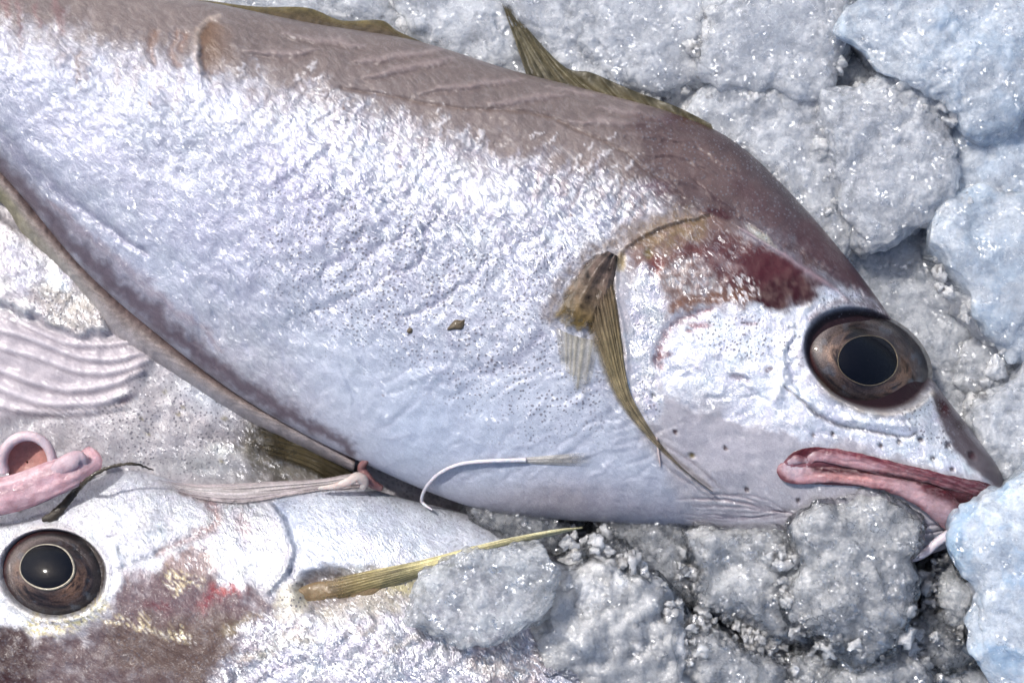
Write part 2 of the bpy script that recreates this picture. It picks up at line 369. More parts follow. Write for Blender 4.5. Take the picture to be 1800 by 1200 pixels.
def core_material(name, hi=(0.88, 0.90, 0.93), lo=(0.70, 0.72, 0.76), blue=0.0, specks=1.0, contrast=1.0, bumpk=1.0, grains=1.0, gsz=10., glint=1.0, see=0.26):
    """cloudy inside of an ice lump: trapped air, white specks painted as sun glints, soft light inside"""
    t = NT(name)
    w = t.noise(t.P(1/20.), 2, out=1); w2 = t.noise(t.P(1/7.), 2, out=1)
    low = t.noise(t.P(1/70.), 3, 0.6); mid = t.noise(t.P(1/16., 0, (w, 10)), 5, 0.62, 0.6); f = t.noise(t.P(1/4.5), 4, 0.7, 0.5)
    a = t.ma('ADD', t.ma('MULTIPLY', low, 0.5), t.ma('MULTIPLY', mid, 0.5)); a = t.mr(a, 0.5-.2/contrast, 0.5+.18/contrast)
    c = t.mix(a, lo, hi)
    c = t.mix(t.mr(f, 0.35, 0.65), t.mix(1, c, (0.86, 0.87, 0.88), 'MULTIPLY'), t.mix(1, c, (1.10, 1.10, 1.09), 'MULTIPLY'))
    if blue:
        bl = t.mr(t.noise(t.P(1/60., 0, (w, 25)), 3, 0.6), 0.42, 0.68); c = t.mix(t.ma('MULTIPLY', bl, blue), c, (0.34, 0.50, 0.68))
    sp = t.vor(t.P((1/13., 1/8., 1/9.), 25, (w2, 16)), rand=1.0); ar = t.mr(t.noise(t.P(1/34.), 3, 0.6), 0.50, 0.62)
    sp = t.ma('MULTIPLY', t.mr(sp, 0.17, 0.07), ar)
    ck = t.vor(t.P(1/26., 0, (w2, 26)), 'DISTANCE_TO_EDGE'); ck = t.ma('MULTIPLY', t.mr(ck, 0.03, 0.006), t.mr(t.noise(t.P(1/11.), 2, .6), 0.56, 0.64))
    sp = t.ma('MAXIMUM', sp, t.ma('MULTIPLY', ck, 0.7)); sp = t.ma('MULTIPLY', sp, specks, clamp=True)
    c = t.mix(t.ma('MULTIPLY', sp, 0.8), c, (0.98, 0.99, 1.0))  # sun glints put into the base colour as white specks
    g = t.vor(t.P(1/gsz, 0, (w2, 5)), 'SMOOTH_F1', smooth=0.12)                 # packed grains
    gm = t.mr(g, 0.15, 0.75); c = t.mix(t.ma('MULTIPLY', gm, grains*.55), c, t.mix(1, c, (0.74, 0.76, 0.79), 'MULTIPLY'))
    h = t.ma('ADD', t.ma('MULTIPLY', mid, 1.0), t.ma('MULTIPLY', f, 0.5)); h = t.ma('SUBTRACT', h, t.ma('MULTIPLY', g, grains*1.2))
    nb = t.bump(h, 7*bumpk, 0.9)
    b0 = t.bsdf(Base_Color=c, Roughness=0.3, IOR=1.31, Normal=t.bump(h, 4*bumpk, 0.6), Coat_Weight=0.8, Coat_Roughness=0.12, Coat_Normal=nb, Subsurface_Weight=1.0, Subsurface_Scale=0.010)
    b0.inputs['Subsurface Radius'].default_value = (0.94, 0.97, 1.0)
    tp = t.n("BsdfTransparent"); tp.inputs[0].default_value = (.97, .98, 1, 1); b = t.n("MixShader")
    t.put(b.inputs[0], t.ma('MULTIPLY', t.mr(a, 1.0, 0.0, see*.6, see*1.4), t.mr(sp, 0, 1, 1, .2))); t.t.links.new(b0.outputs[0], b.inputs[1]); t.t.links.new(tp.outputs[0], b.inputs[2])
    # air-filled cracks and crystal faces act as small tilted mirrors
    cr = t.n("TexVoronoi"); t.put(cr.inputs['Vector'], t.P((1/6., 1/4., 1/5.), 35, (w2, 9))); cr.inputs['Scale'].default_value = 1
    ge = t.n("NewGeometry"); rv = t.n("VectorMath", operation='SUBTRACT'); t.put(rv.inputs[0], cr.outputs['Color']); rv.inputs[1].default_value = (.5, .5, .5)
    nn = t.n("VectorMath", operation='NORMALIZE'); t.put(nn.inputs[0], t.vadd(nb, t.vscale(rv.outputs[0], 1.5)))
    gl = t.n("BsdfAnisotropic") if False else t.n("BsdfGlossy"); gl.inputs['Color'].default_value = (0.95, 0.97, 1, 1); gl.inputs['Roughness'].default_value = 0.22
    t.put(gl.inputs['Normal'], nn.outputs[0])
    sep = t.n("SeparateColor"); t.put(sep.inputs[0], cr.outputs['Color'])
    ar2 = t.mr(t.noise(t.P(1/30.), 3, 0.62), 0.50, 0.66)
    mk = t.ma('MULTIPLY', t.ma('GREATER_THAN', sep.outputs[2], 0.62), t.ma('MULTIPLY', ar2, 0.62*glint))
    mx = t.n("MixShader"); t.put(mx.inputs[0], mk); t.t.links.new(b.outputs[0], mx.inputs[1]); t.t.links.new(gl.outputs[0], mx.inputs[2])
    return t.done(mx.outputs[0])
def shell_material(name, rough=0.06, bumpk=1.0, tint=(0.98, 0.988, 1.0), thru=0.97, glint=1.0):
    """clear melted skin of an ice lump"""
    t = NT(name)
    w = t.noise(t.P(1/9.), 2, out=1); f = t.noise(t.P(1/6.), 3, 0.6, 0.4); m = t.noise(t.P(1/18.), 3, 0.6)
    ve = t.vor(t.P(1/9., 0, (w, 8)), 'SMOOTH_F1', smooth=0.2)
    h = t.ma('ADD', t.ma('MULTIPLY', ve, -0.6), t.ma('ADD', t.ma('MULTIPLY', f, 0.6), m))
    nb = t.bump(h, 6*bumpk, 1.0)
    b = t.bsdf(Base_Color=tint, Roughness=rough, IOR=1.31, Transmission_Weight=1.0, Normal=nb)
    tr = t.n("BsdfTransparent"); tr.inputs[0].default_value = (*tint, 1); mx = t.n("MixShader")
    t.put(mx.inputs[0], t.mr(m, 0.4, 0.6, thru-.05, thru+.03)); t.t.links.new(b.outputs[0], mx.inputs[1]); t.t.links.new(tr.outputs[0], mx.inputs[2])
    gl = t.n("BsdfGlossy"); gl.inputs['Roughness'].default_value = 0.16; t.put(gl.inputs['Normal'], nb); fr = t.n("Fresnel"); fr.inputs[0].default_value = 1.38; t.put(fr.inputs[1], nb)
    m2 = t.n("MixShader"); t.put(m2.inputs[0], t.ma('MULTIPLY', fr.outputs[0], 1.6, clamp=True)); t.t.links.new(mx.outputs[0], m2.inputs[1]); t.t.links.new(gl.outputs[0], m2.inputs[2])
    # crystal faces and fine air-filled cracks in the melted skin: small tilted mirrors
    w2 = t.noise(t.P(1/7.), 2, out=1); cr = t.n("TexVoronoi"); t.put(cr.inputs['Vector'], t.P((1/5.5, 1/3.6, 1/4.5), 35, (w2, 10))); cr.inputs['Scale'].default_value = 1
    rv = t.n("VectorMath", operation='SUBTRACT'); t.put(rv.inputs[0], cr.outputs['Color']); rv.inputs[1].default_value = (.5, .5, .5)
    nn = t.n("VectorMath", operation='NORMALIZE'); t.put(nn.inputs[0], t.vadd(nb, t.vscale(rv.outputs[0], 1.4)))
    g2 = t.n("BsdfGlossy"); g2.inputs['Color'].default_value = (0.95, 0.97, 1, 1); g2.inputs['Roughness'].default_value = 0.17; t.put(g2.inputs['Normal'], nn.outputs[0])
    sep = t.n("SeparateColor"); t.put(sep.inputs[0], cr.outputs['Color'])
    mk = t.ma('MULTIPLY', t.ma('GREATER_THAN', sep.outputs[2], 0.60), t.ma('MULTIPLY', t.mr(t.noise(t.P(1/28.), 4, 0.62), 0.50, 0.66), 0.40*glint))
    m3 = t.n("MixShader"); t.put(m3.inputs[0], mk); t.t.links.new(m2.outputs[0], m3.inputs[1]); t.t.links.new(g2.outputs[0], m3.inputs[2])
    return t.done(m3.outputs[0])
def bead_material():
    t = NT("clear_ice"); f = t.noise(t.P(1/7.), 3, 0.6)
    nb = t.bump(f, 5, 0.7)
    b = t.bsdf(Base_Color=(0.96, 0.98, 1.0), Roughness=0.04, IOR=1.31, Transmission_Weight=0.95, Normal=nb, Coat_Weight=1.0, Coat_Roughness=.12, Coat_Normal=nb)
    tr = t.n("BsdfTransparent"); tr.inputs[0].default_value = (.95, .97, 1, 1); mx = t.n("MixShader"); mx.inputs[0].default_value = .35
    t.t.links.new(b.outputs[0], mx.inputs[1]); t.t.links.new(tr.outputs[0], mx.inputs[2])
    return t.done(mx.outputs[0])
def eye_material():
    t = NT("eye_wet"); col = t.attr("Col", 'Color'); f = t.noise(t.P(1/3.), 4, 0.65); g = t.noise(t.P(1/1.4), 2, .6)
    c = t.mix(1, col, t.mix(t.mr(f, .3, .7), (0.7, 0.7, 0.7), (1.3, 1.28, 1.25)), 'MULTIPLY')
    c = t.mix(1, c, t.mix(t.mr(g, .3, .7), (0.85, 0.85, 0.85), (1.15, 1.15, 1.15)), 'MULTIPLY')
    b = t.bsdf(Base_Color=c, Roughness=0.35, Metallic=t.attr("silver"), Coat_Weight=1.0, Coat_Roughness=0.04, Coat_IOR=1.34, Specular_IOR_Level=0.2, Normal=t.bump(f, 2, 0.5))
    return t.done(b.outputs[0])
def flat_material(name, c, rough=0.5, coat=0.3, var=0.3, spec=0.5):
    t = NT(name); f = t.noise(t.P(1/5.), 4, 0.6)
    cc = t.mix(1, tuple(c), t.mix(f, (1-var,)*3, (1+var,)*3), 'MULTIPLY')
    b = t.bsdf(Base_Color=cc, Roughness=rough, Specular_IOR_Level=spec, Coat_IOR=1.33, Coat_Weight=coat, Coat_Roughness=0.1, Normal=t.bump(f, 3, 0.8))
    return t.done(b.outputs[0])

SKIN = skin_material("silver_fish_skin"); SKIN2 = skin_material("grey_fish_skin", -52)
FLESH = flesh_material("pink_wet_flesh"); FIN = fin_material("rayed_fin"); EYE = eye_material()
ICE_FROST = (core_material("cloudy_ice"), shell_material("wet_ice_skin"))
ICE_SMOOTH = (core_material("even_cloudy_ice", grains=.3, glint=.35, specks=0.4, contrast=.6, see=.22, lo=(0.72, 0.74, 0.78), hi=(0.84, 0.86, 0.89)), shell_material("smooth_ice_skin", 0.16, 0.5, glint=.4))
ICE_CLEAR = (core_material("thin_cloudy_ice", see=.45, glint=1.2, hi=(0.62, 0.64, 0.66), lo=(0.46, 0.48, 0.51)), shell_material("clear_ice_skin", 0.04))
ICE_DARK = (core_material("dark_glassy_ice", gsz=13., hi=(0.84, 0.86, 0.90), lo=(0.52, 0.55, 0.60), contrast=1.3), shell_material("glassy_ice_skin", 0.03, 1.5, thru=.7))
ICE_BLUE = (core_material("blue_cloudy_ice", hi=(0.60, 0.66, 0.74), lo=(0.46, 0.52, 0.60), blue=0.8, specks=.8, grains=.2, glint=.7, see=.30, bumpk=.6), shell_material("blue_ice_skin", 0.1, .7))
ICE_PALE = (core_material("pale_blue_ice", hi=(0.82, 0.87, 0.92), lo=(0.68, 0.73, 0.80), blue=0.3, specks=.8, grains=.5, glint=.9, see=.26), ICE_BLUE[1])
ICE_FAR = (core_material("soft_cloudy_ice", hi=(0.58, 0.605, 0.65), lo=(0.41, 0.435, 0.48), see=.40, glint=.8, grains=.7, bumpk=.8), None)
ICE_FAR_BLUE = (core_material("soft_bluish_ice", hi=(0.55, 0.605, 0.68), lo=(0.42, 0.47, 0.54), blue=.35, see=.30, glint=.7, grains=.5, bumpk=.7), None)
ICE_BED = core_material("crushed_ice", hi=(0.80, 0.82, 0.86), lo=(0.66, 0.68, 0.72), bumpk=2, gsz=12., grains=.8, see=0)
BEAD = bead_material()

# ------------------------------------------------------------------ ice chunks
def chunk(name, label, out, ztop, zbot, mat, seed, gran=0.5, cell=26, sub=5, beads=0, dome=0.74, bsz=(3, 8), group=None, grow=1.06, plat=.32):
    cen = np.asarray(out, float).mean(0); O = crom([(x, y) for x, y in out], n=96, closed=True); O = cen+(O-cen)*grow
    zc = 0.5*(ztop+zbot); hz = 0.5*(ztop-zbot)
    O3 = to3(O[:, 0], O[:, 1], zc); c3 = to3(np.array(cen[0]), np.array(cen[1]), zc)
    d = O3[:, :2]-c3[:2]; th = np.arctan2(d[:, 1], d[:, 0]); r = np.linalg.norm(d, axis=1); o = np.argsort(th); th, r = th[o], r[o]
    th = np.r_[th-2*math.pi, th, th+2*math.pi]; r = np.r_[r, r, r]
    def shape(sub, shell):
        D, F = ICO[sub]
        a = np.arctan2(D[:, 1], D[:, 0]); R = np.interp(a, th, r); h = np.hypot(D[:, 0], D[:, 1])
        hr = h**(dome*1.15); zz = np.sign(D[:, 2])*np.abs(D[:, 2])**plat
        W = np.stack([np.cos(a)*R*hr, np.sin(a)*R*hr, zz*hz], 1)+c3; sc = R.mean()
        W = W+np.stack([fbm(W/(sc*.7), 3, seed+60+k) for k in range(3)], 1)*sc*np.array([.16, .16, .10])
        nrm = np.stack([D[:, 0]/max(sc, 1), D[:, 1]/max(sc, 1), D[:, 2]/hz], 1); nrm /= np.linalg.norm(nrm, axis=1)[:, None]
        lowf = fbm(W/(sc*0.7), 4, seed)*sc*np.where(nrm[:, 2] > .5, .07, .19)
        crust = sstep(-0.25, 0.35, fbm(W/(sc*0.8), 2, seed+40)+gran*1.2-0.6)
        wp = W+np.stack([fbm(W/cell, 2, seed+5+k) for k in range(3)], 1)*cell*.3
        cap = lambda c, sd_: c*(np.sqrt(np.clip(.62-worley(wp/c, sd_)**2, 0, 1)))
        bump = crust*(0.6*cap(cell, seed+9)+0.7*cap(cell*.5, seed+11))*(0.4+0.6*gran)+fbm(W/(cell*0.8), 3, seed+3)*3
        if not shell: bump = bump*.6-(6+3*gran+7*fbm(W/(cell*1.1), 3, seed+77))+fbm(W/(cell*.5), 3, seed+78)*2
        return W+nrm*(lowf+bump)[:, None], F, nrm, crust
    W, F, nrm, crust = shape(sub, True)
    org = np.array([c3[0], c3[1], zbot]); glassy = mat not in (ICE_BLUE, ICE_CLEAR, ICE_FAR, ICE_FAR_BLUE)
    t = mesh(name, W, F, mat[1] if glassy else mat[0], None, org=org); tag(t, label, 'ice', group)
    if glassy:
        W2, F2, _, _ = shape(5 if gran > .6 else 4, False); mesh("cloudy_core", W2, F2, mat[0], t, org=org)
    if beads:
        up = np.where((nrm[:, 2] > -0.2) & (nrm[:, 2] < 0.93) & (crust > 0.25))[0]
        pick = rng.choice(up, size=min(beads, len(up)), replace=False)
        bead_mesh("ice_beads", W[pick]-nrm[pick]*2, bsz, t, org)
    return t
def bead_mesh(name, C, bsz, parent=None, org=None, mat=None, rough=.35):
    D, F = ICO[2]; Vs = []; Fs = []; n0 = 0
    for k, c in enumerate(C):
        r = bsz[0]+(bsz[1]-bsz[0])*rng.random()**2.0
        sc = r*(0.75+0.5*rng.random(3)); v = D*sc; v = v+D*(fbm(D*1.3+k*3.1, 2, k)[:, None]*r*rough)
        Vs.append(v+c); Fs.append(F+n0); n0 += len(D)
    o = mesh(name, np.concatenate(Vs), np.concatenate(Fs), mat or BEAD, parent, org=org); o['kind'] = 'stuff'
    return o

G_ICE = "ice lumps heaped around the fish"
CH = [
 ("clear rounded ice lump lying on the yellow fin of the lower fish", [(742,1040),(765,1002),(820,978),(890,968),(940,966),(966,992),(955,1035),(925,1085),(870,1117),(800,1112),(745,1085)], 330, 205, ICE_CLEAR, 0.35, 22, 6, 0),
 ("smooth frosted pale ice block in front of the clear lump, bottom centre", [(985,988),(1060,978),(1110,1000),(1160,1050),(1200,1100),(1190,1200),(1150,1270),(1000,1270),(905,1190),(912,1120),(950,1050)], 250, 20, ICE_SMOOTH, 0.1, 24, 6, 0),
 ("large granular ice lump right under the open mouth of the upper fish", [(1385,960),(1400,900),(1470,872),(1545,867),(1595,900),(1598,925),(1580,970),(1590,1010),(1580,1060),(1545,1118),(1470,1125),(1400,1085),(1382,1020)], 270, 40, ICE_FROST, 0.8, 22, 6, 60),
 ("grey granular ice lump under the throat, left of the lump below the mouth", [(1212,935),(1260,922),(1330,906),(1400,905),(1430,960),(1430,1040),(1400,1112),(1330,1105),(1270,1065),(1225,1010)], 215, 20, ICE_FROST, 0.8, 24, 6, 60),
 ("dark glassy cluster of ice beads beside the hole under the belly", [(1068,905),(1110,888),(1180,893),(1228,925),(1240,1000),(1240,1060),(1190,1085),(1130,1045),(1075,1010),(1058,960)], 175, 10, ICE_DARK, 1.0, 22, 6, 120),
 ("small glassy ice piece wedged between the two fish bellies", [(833,888),(890,883),(940,892),(976,912),(990,945),(945,960),(900,940),(850,915)], 165, 60, ICE_DARK, 1.0, 18, 5, 24),
 ("large pale blue ice block touching the mouth at the right edge", [(1688,925),(1712,885),(1765,848),(1850,810),(1950,850),(1960,1050),(1900,1180),(1800,1195),(1722,1152),(1690,1070),(1672,985)], 320, 30, ICE_BLUE, 0.12, 26, 6, 0),
 ("sparkling crystalline ice lump between the mouth lump and the blue block", [(1552,1105),(1600,1080),(1650,1052),(1685,1062),(1702,1110),(1690,1155),(1640,1165),(1590,1140)], 170, 10, ICE_DARK, 0.9, 20, 5, 40),
 ("narrow clear ice piece hugging the left side of the blue block", [(1645,1015),(1676,975),(1700,1000),(1722,1080),(1700,1110),(1655,1070)], 190, 40, ICE_CLEAR, 0.6, 20, 5, 0),
 ("rounded white ice lump at the bottom edge under the large granular lump", [(1462,1135),(1520,1113),(1575,1118),(1612,1150),(1622,1240),(1560,1290),(1450,1270),(1445,1185)], 215, 10, ICE_FROST, 0.55, 22, 5, 20),
 ("small bumpy ice lump second from left of the bottom edge lumps", [(1378,1152),(1412,1130),(1452,1140),(1466,1180),(1452,1240),(1390,1250),(1370,1195)], 200, 10, ICE_FROST, 0.9, 20, 5, 20),
 ("frosted granular ice mound right of the smooth block at the bottom", [(1178,1135),(1228,1103),(1290,1112),(1345,1145),(1378,1185),(1355,1270),(1180,1280),(1155,1200)], 225, 10, ICE_FROST, 0.75, 20, 5, 30),
 ("ice lump half out of view in the bottom right corner", [(1660,1190),(1700,1152),(1760,1180),(1815,1205),(1820,1290),(1740,1330),(1655,1290)], 150, 0, ICE_FROST, 0.5, 24, 5, 0),
 ("squarish pale ice cube right of the fish's forehead", [(1463,220),(1490,187),(1580,168),(1622,182),(1640,240),(1652,290),(1643,345),(1575,392),(1510,402),(1475,355),(1463,285)], 190, 10, ICE_FROST, 0.45, 22, 6, 20),
 ("big round smooth ice lump at the top, above the forehead", [(1235,60),(1262,10),(1330,-20),(1430,-12),(1466,30),(1455,100),(1420,162),(1340,158),(1270,150),(1240,112)], 180, 0, ICE_SMOOTH, 0.3, 24, 5, 0),
 ("broad bluish white ice slab in the top right corner", [(1518,30),(1560,-40),(1700,-70),(1850,-50),(1880,80),(1810,150),(1760,200),(1680,207),(1622,162),(1560,112)], 215, 0, ICE_PALE, 0.4, 24, 6, 0),
 ("broad bluish ice slab on the right edge, level with the eye", [(1665,395),(1700,368),(1780,350),(1880,360),(1930,480),(1880,620),(1792,602),(1738,575),(1700,540),(1678,498),(1656,450)], 190, 0, ICE_PALE, 0.35, 24, 5, 0),
 ("pale ice block on the right edge under the corner slab", [(1665,250),(1720,212),(1800,205),(1900,220),(1930,330),(1860,400),(1760,400),(1690,380),(1655,320)], 160, 0, ICE_PALE, 0.3, 26, 5, 0),
 ("coarse granular ice mound against the nape of the upper fish", [(1255,185),(1330,158),(1420,168),(1462,225),(1476,330),(1472,400),(1410,420),(1330,330),(1250,250)], 150, -10, ICE_FROST, 0.95, 20, 5, 50),
 ("shaded grey ice piece between the forehead and the right slab", [(1470,405),(1560,385),(1650,400),(1680,480),(1705,560),(1640,640),(1540,560),(1470,470)], 90, -60, ICE_FROST, 0.45, 26, 5, 0),
 ("shaded ice piece beside the eye of the upper fish", [(1560,570),(1650,590),(1720,640),(1725,720),(1690,770),(1610,700),(1560,630)], 80, -60, ICE_FROST, 0.5, 24, 5, 0),
 ("rough ice lump above the snout at the right edge", [(1712,748),(1740,695),(1800,655),(1880,690),(1880,800),(1785,850),(1738,815)], 180, 0, ICE_FROST, 0.8, 20, 5, 30),
 ("small wedge of ice under the eye level slab at the right edge", [(1690,650),(1720,600),(1790,605),(1870,640),(1830,700),(1740,700)], 110, -30, ICE_FROST, 0.6, 22, 5, 0),
 ("flat pale ice piece at the top, right of the spiny dorsal fin tip", [(1020,-20),(1120,-60),(1230,-30),(1245,60),(1205,140),(1120,150),(1040,80)], 140, -20, ICE_SMOOTH, 0.5, 26, 5, 0),
 ("ice piece behind the back between the two dorsal fins", [(690,-40),(780,-70),(870,-40),(895,60),(930,150),(850,120),(740,70)], 110, -40, ICE_SMOOTH, 0.6, 26, 5, 0),
 ("ice piece at the top edge above the long rear dorsal fin", [(380,-70),(560,-90),(690,-40),(740,60),(560,50),(420,20)], 90, -60, ICE_SMOOTH, 0.5, 26, 5, 0),
 ("ice piece inside the curve of the spiny dorsal fin", [(900,0),(960,-30),(1030,0),(1080,80),(1130,150),(1050,170),(950,110)], 120, -40, ICE_FROST, 0.7, 22, 5, 0),
 ("flat shaded ice piece behind the barbel of the upper fish", [(1560,980),(1610,945),(1680,950),(1700,1010),(1660,1070),(1590,1080)], 40, -70, ICE_SMOOTH, 0.4, 26, 5, 0),
 ("ice piece filling the gap left of the squarish cube", [(1430,120),(1480,70),(1540,90),(1600,150),(1560,200),(1480,220),(1430,190)], 100, -50, ICE_FROST, 0.5, 24, 5, 0),
 ("small clump of ice beads right of the dark hole under the belly", [(1035,965),(1060,948),(1090,955),(1100,985),(1075,1005),(1045,995)], 190, 80, ICE_DARK, 1.0, 16, 5, 14),
]
# ------------------------------------------------------------------ ice bed
def axis(lo, hi, n, far, nf):
    a = np.linspace(lo, hi, n); g = np.geomspace(12, far, nf)
    return np.concatenate([lo-g[::-1], a, hi+g])
ax = np.r_[axis(-150, 800, 60, 5000, 24)[:84], np.linspace(812, 1950, 350), 1950+np.geomspace(12, 5000, 24)]; ay = axis(-120, 1320, 400, 5000, 24)
GX, GY = np.meshgrid(ax, ay, indexing='ij'); P2 = np.stack([GX.ravel(), GY.ravel()], 1)
wl = worley(P2/70.+fbm(P2/60., 2, 5)[:, None]*0.3, 3); ws = worley(P2/24.+5, 8)
z = 22-48*wl+20*fbm(P2/170., 3, 2)-13*ws+5*fbm(P2/9., 3, 4)
z = z+48+12*(0.5-worley(P2/13., 12))
cb = Canvas(P2, (0, 0, 0)); top = np.full(len(P2), 14.0)
for k, (lab, out, zt, zb, mat, gr, cell, sub, bd) in enumerate(CH):
    if k == 0: continue
    cen = np.asarray(out, float).mean(0); m = cb.poly(cen+(np.asarray(out, float)-cen)*(1.32 if k >= 13 else 1.12), 34 if k >= 13 else 30, 10)
    lv = min(zt-26, 140) if k >= 13 else zt-(26 if zt < 260 else 110); top = np.maximum(top, 14+m*(lv-14))
z = (z-34)*(1-.45*sstep(30, 80, top))+top
bedV = np.stack([P2[:, 0]-900, -(P2[:, 1]-600), z], 1)
bed = mesh("crushed_ice_bed", bedV, gridF(len(ax), len(ay))[:, ::-1], ICE_BED)
tag(bed, kind='structure')

for k, (lab, out, zt, zb, mat, gr, cell, sub, bd) in enumerate(CH):
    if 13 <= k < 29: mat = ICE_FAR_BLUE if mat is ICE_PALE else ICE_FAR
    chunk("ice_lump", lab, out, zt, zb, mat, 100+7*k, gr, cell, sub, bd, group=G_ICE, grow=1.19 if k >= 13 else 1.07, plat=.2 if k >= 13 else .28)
# loose beads and crumbs scattered over the lumps (too many to count)
C = []
def scatter(n, x0, x1, y0, y1, z0, z1):
    for _ in range(n):
        x, y = rng.uniform(x0, x1), rng.uniform(y0, y1); C.append(to3(np.array(x), np.array(y), rng.uniform(z0, z1)))
for (n, x0, x1, y0, y1, z0, z1) in [(70, 930, 1800, 1000, 1200, 50, 110), (70, 1440, 1800, 180, 860, 50, 100), (40, 1000, 1500, 0, 240, 50, 100),(60, 985, 1130, 930, 1010, 20, 120), (50, 1100, 1260, 1000, 1090, 120, 200), (40, 1580, 1700, 1040, 1180, 30, 150),
        (30, 1360, 1480, 1090, 1150, 60, 130), (30, 1250, 1480, 360, 430, 20, 80), (35, 1440, 1720, 390, 650, 20, 90), (40, 1690, 1800, 600, 830, 40, 130), (20, 1150, 1260, 1090, 1130, 80, 150)]:
    scatter(n, x0, x1, y0, y1, z0, z1)
crumbs = bead_mesh("ice_crumbs", np.array(C), (4, 15)); tag(crumbs, "loose clear ice beads and crumbs scattered between the ice lumps", "ice", kind='stuff')

# ------------------------------------------------------------------ fish bodies
class Body: pass
def loft(st, ns, nt, nb=24, power=0.5, even=0.45):
    """st rows: Ux,Uy,Lx,Ly,zmid,h_top,h_bottom"""
    Q = crom(np.asarray(st, float), per=12)
    mid = (Q[:, :2]+Q[:, 2:4])/2; dd = np.r_[0, np.cumsum(np.linalg.norm(np.diff(mid, axis=0), axis=1))]
    s = np.linspace(0, dd[-1], ns); Q = np.stack([np.interp(s, dd, Q[:, k]) for k in range(Q.shape[1])], 1)
    U = to3(Q[:, 0], Q[:, 1], Q[:, 4]); L = to3(Q[:, 2], Q[:, 3], Q[:, 4])
    t = np.linspace(0, 1, nt); a = even*t+(1-even)*(1-np.cos(math.pi*t))/2
    tb = np.linspace(1, 0, nb+2)[1:-1]; ab = (1-np.cos(math.pi*tb))/2
    aa = np.r_[a, ab]; prof = (4*aa*(1-aa)).clip(0)**power; top = np.r_[np.ones(nt), np.zeros(nb)]
    V = U[:, None]*(1-aa)[None, :, None]+L[:, None]*aa[None, :, None]
    V[:, :, 2] += prof[None]*np.where(top[None] > 0, Q[:, 5:6], -Q[:, 6:7])
    m = nt+nb; b = Body(); b.V = V.reshape(-1, 3); b.F = gridF(ns, m, True)
    e = len(b.V); b.V = np.concatenate([b.V, V[0].mean(0)[None], V[-1].mean(0)[None]])
    c0 = np.array([[e, j, (j+1) % m] for j in range(m)]); c1 = np.array([[e+1, (ns-1)*m+(j+1) % m, (ns-1)*m+j] for j in range(m)])
    b.F = np.concatenate([tri(b.F), c0, c1])[:, ::-1]
    b.top = np.r_[np.tile(top*np.minimum(1, prof*1.6), ns), 0, 0]; b.aa = np.r_[np.tile(aa, ns), .5, .5]
    b.P = proj(b.V); return b
def surf(b, x, y):
    """height of the upper side of a body under photo point x, y"""
    q = (b.P[:, 0]-x)**2+(b.P[:, 1]-y)**2+np.where(b.topm, 0, 1e9); i = np.argmin(q); return b.V[i, 2]
def on(b, pts, dz=0):
    out = []
    for p in pts:
        z = surf(b, p[0], p[1])+(p[2] if len(p) > 2 else dz); out.append(to3(np.array(float(p[0])), np.array(float(p[1])), z))
    return np.array(out)

ST1 = [(-560,-70,-575,-25, 120,22,20), (-420,-85,-470,5, 122,40,35), (-250,-80,-330,60, 125,62,50), (-50,-50,-130,175, 128,85,60), (150,-22,15,318, 130,105,70),
 (350,2,150,476, 132,122,75), (550,42,292,600, 134,136,80), (730,72,440,708, 136,146,85), (900,124,622,806, 138,154,85), (1060,165,850,897, 140,158,85),
 (1200,205,1050,917, 142,156,85), (1298,255,1220,930, 144,150,85), (1398,350,1380,955, 146,140,80), (1488,455,1500,968, 148,126,75), (1562,555,1590,978, 150,112,70),
 (1632,660,1650,968, 152,95,60), (1700,748,1695,940, 154,74,50), (1748,812,1728,905, 156,46,30), (1766,850,1752,882, 158,14,10)]
b1 = loft(ST1, 720, 290); b1.topm = b1.top > 0.001
cv = Canvas(b1.P, K(172, 178, 193)); P = cv.P
cv.at('silver', 0.33); cv.at('dots', 0.0); cv.at('streak', 0.6); cv.at('rough', 0.5)
# --- flank: broad pigment fields
back = cv.poly([(-600,-200),(1300,-200),(1300,240),(1290,420),(1180,372),(1050,335),(900,300),(750,255),(600,205),(450,165),(330,120),(200,100),(0,62),(-600,-20)], 62, 44)
BROWN = K(126, 113, 108)
cv.paint(back, BROWN, 0.95); cv.set('silver', back, 0.06); cv.set('streak', back, 0.45)
cv.paint(cv.poly([(300,-200),(1300,-200),(1300,250),(1000,230),(800,175),(600,125),(400,80)], 40, 20), K(108, 97, 95), 0.6)
# lilac and cool drift
for (x, y, r, rr, c, a) in [(520,330,110,60,(176,172,204),.45),(150,250,170,60,(205,205,225),.5),(380,420,120,70,(188,190,216),.4),(700,520,160,80,(190,192,210),.45),
        (900,640,190,90,(212,218,230),.5),(820,760,200,80,(186,202,226),.6),(720,760,60,60,(160,188,222),.35),(1000,850,230,50,(172,184,204),.6),(600,640,130,120,(205,214,228),.5),
        (1020,880,120,40,(182,172,178),.45),(400,620,160,60,(204,202,208),.6),(560,740,130,50,(200,196,204),.7),(250,480,140,60,(198,204,222),.6),(900,480,120,80,(210,212,226),.5),
        (480,420,120,40,(184,184,206),.3),(800,330,120,40,(206,206,216),.5)]:
    cv.paint(cv.gauss(x, y, r, rr, 35), K(*c), a)
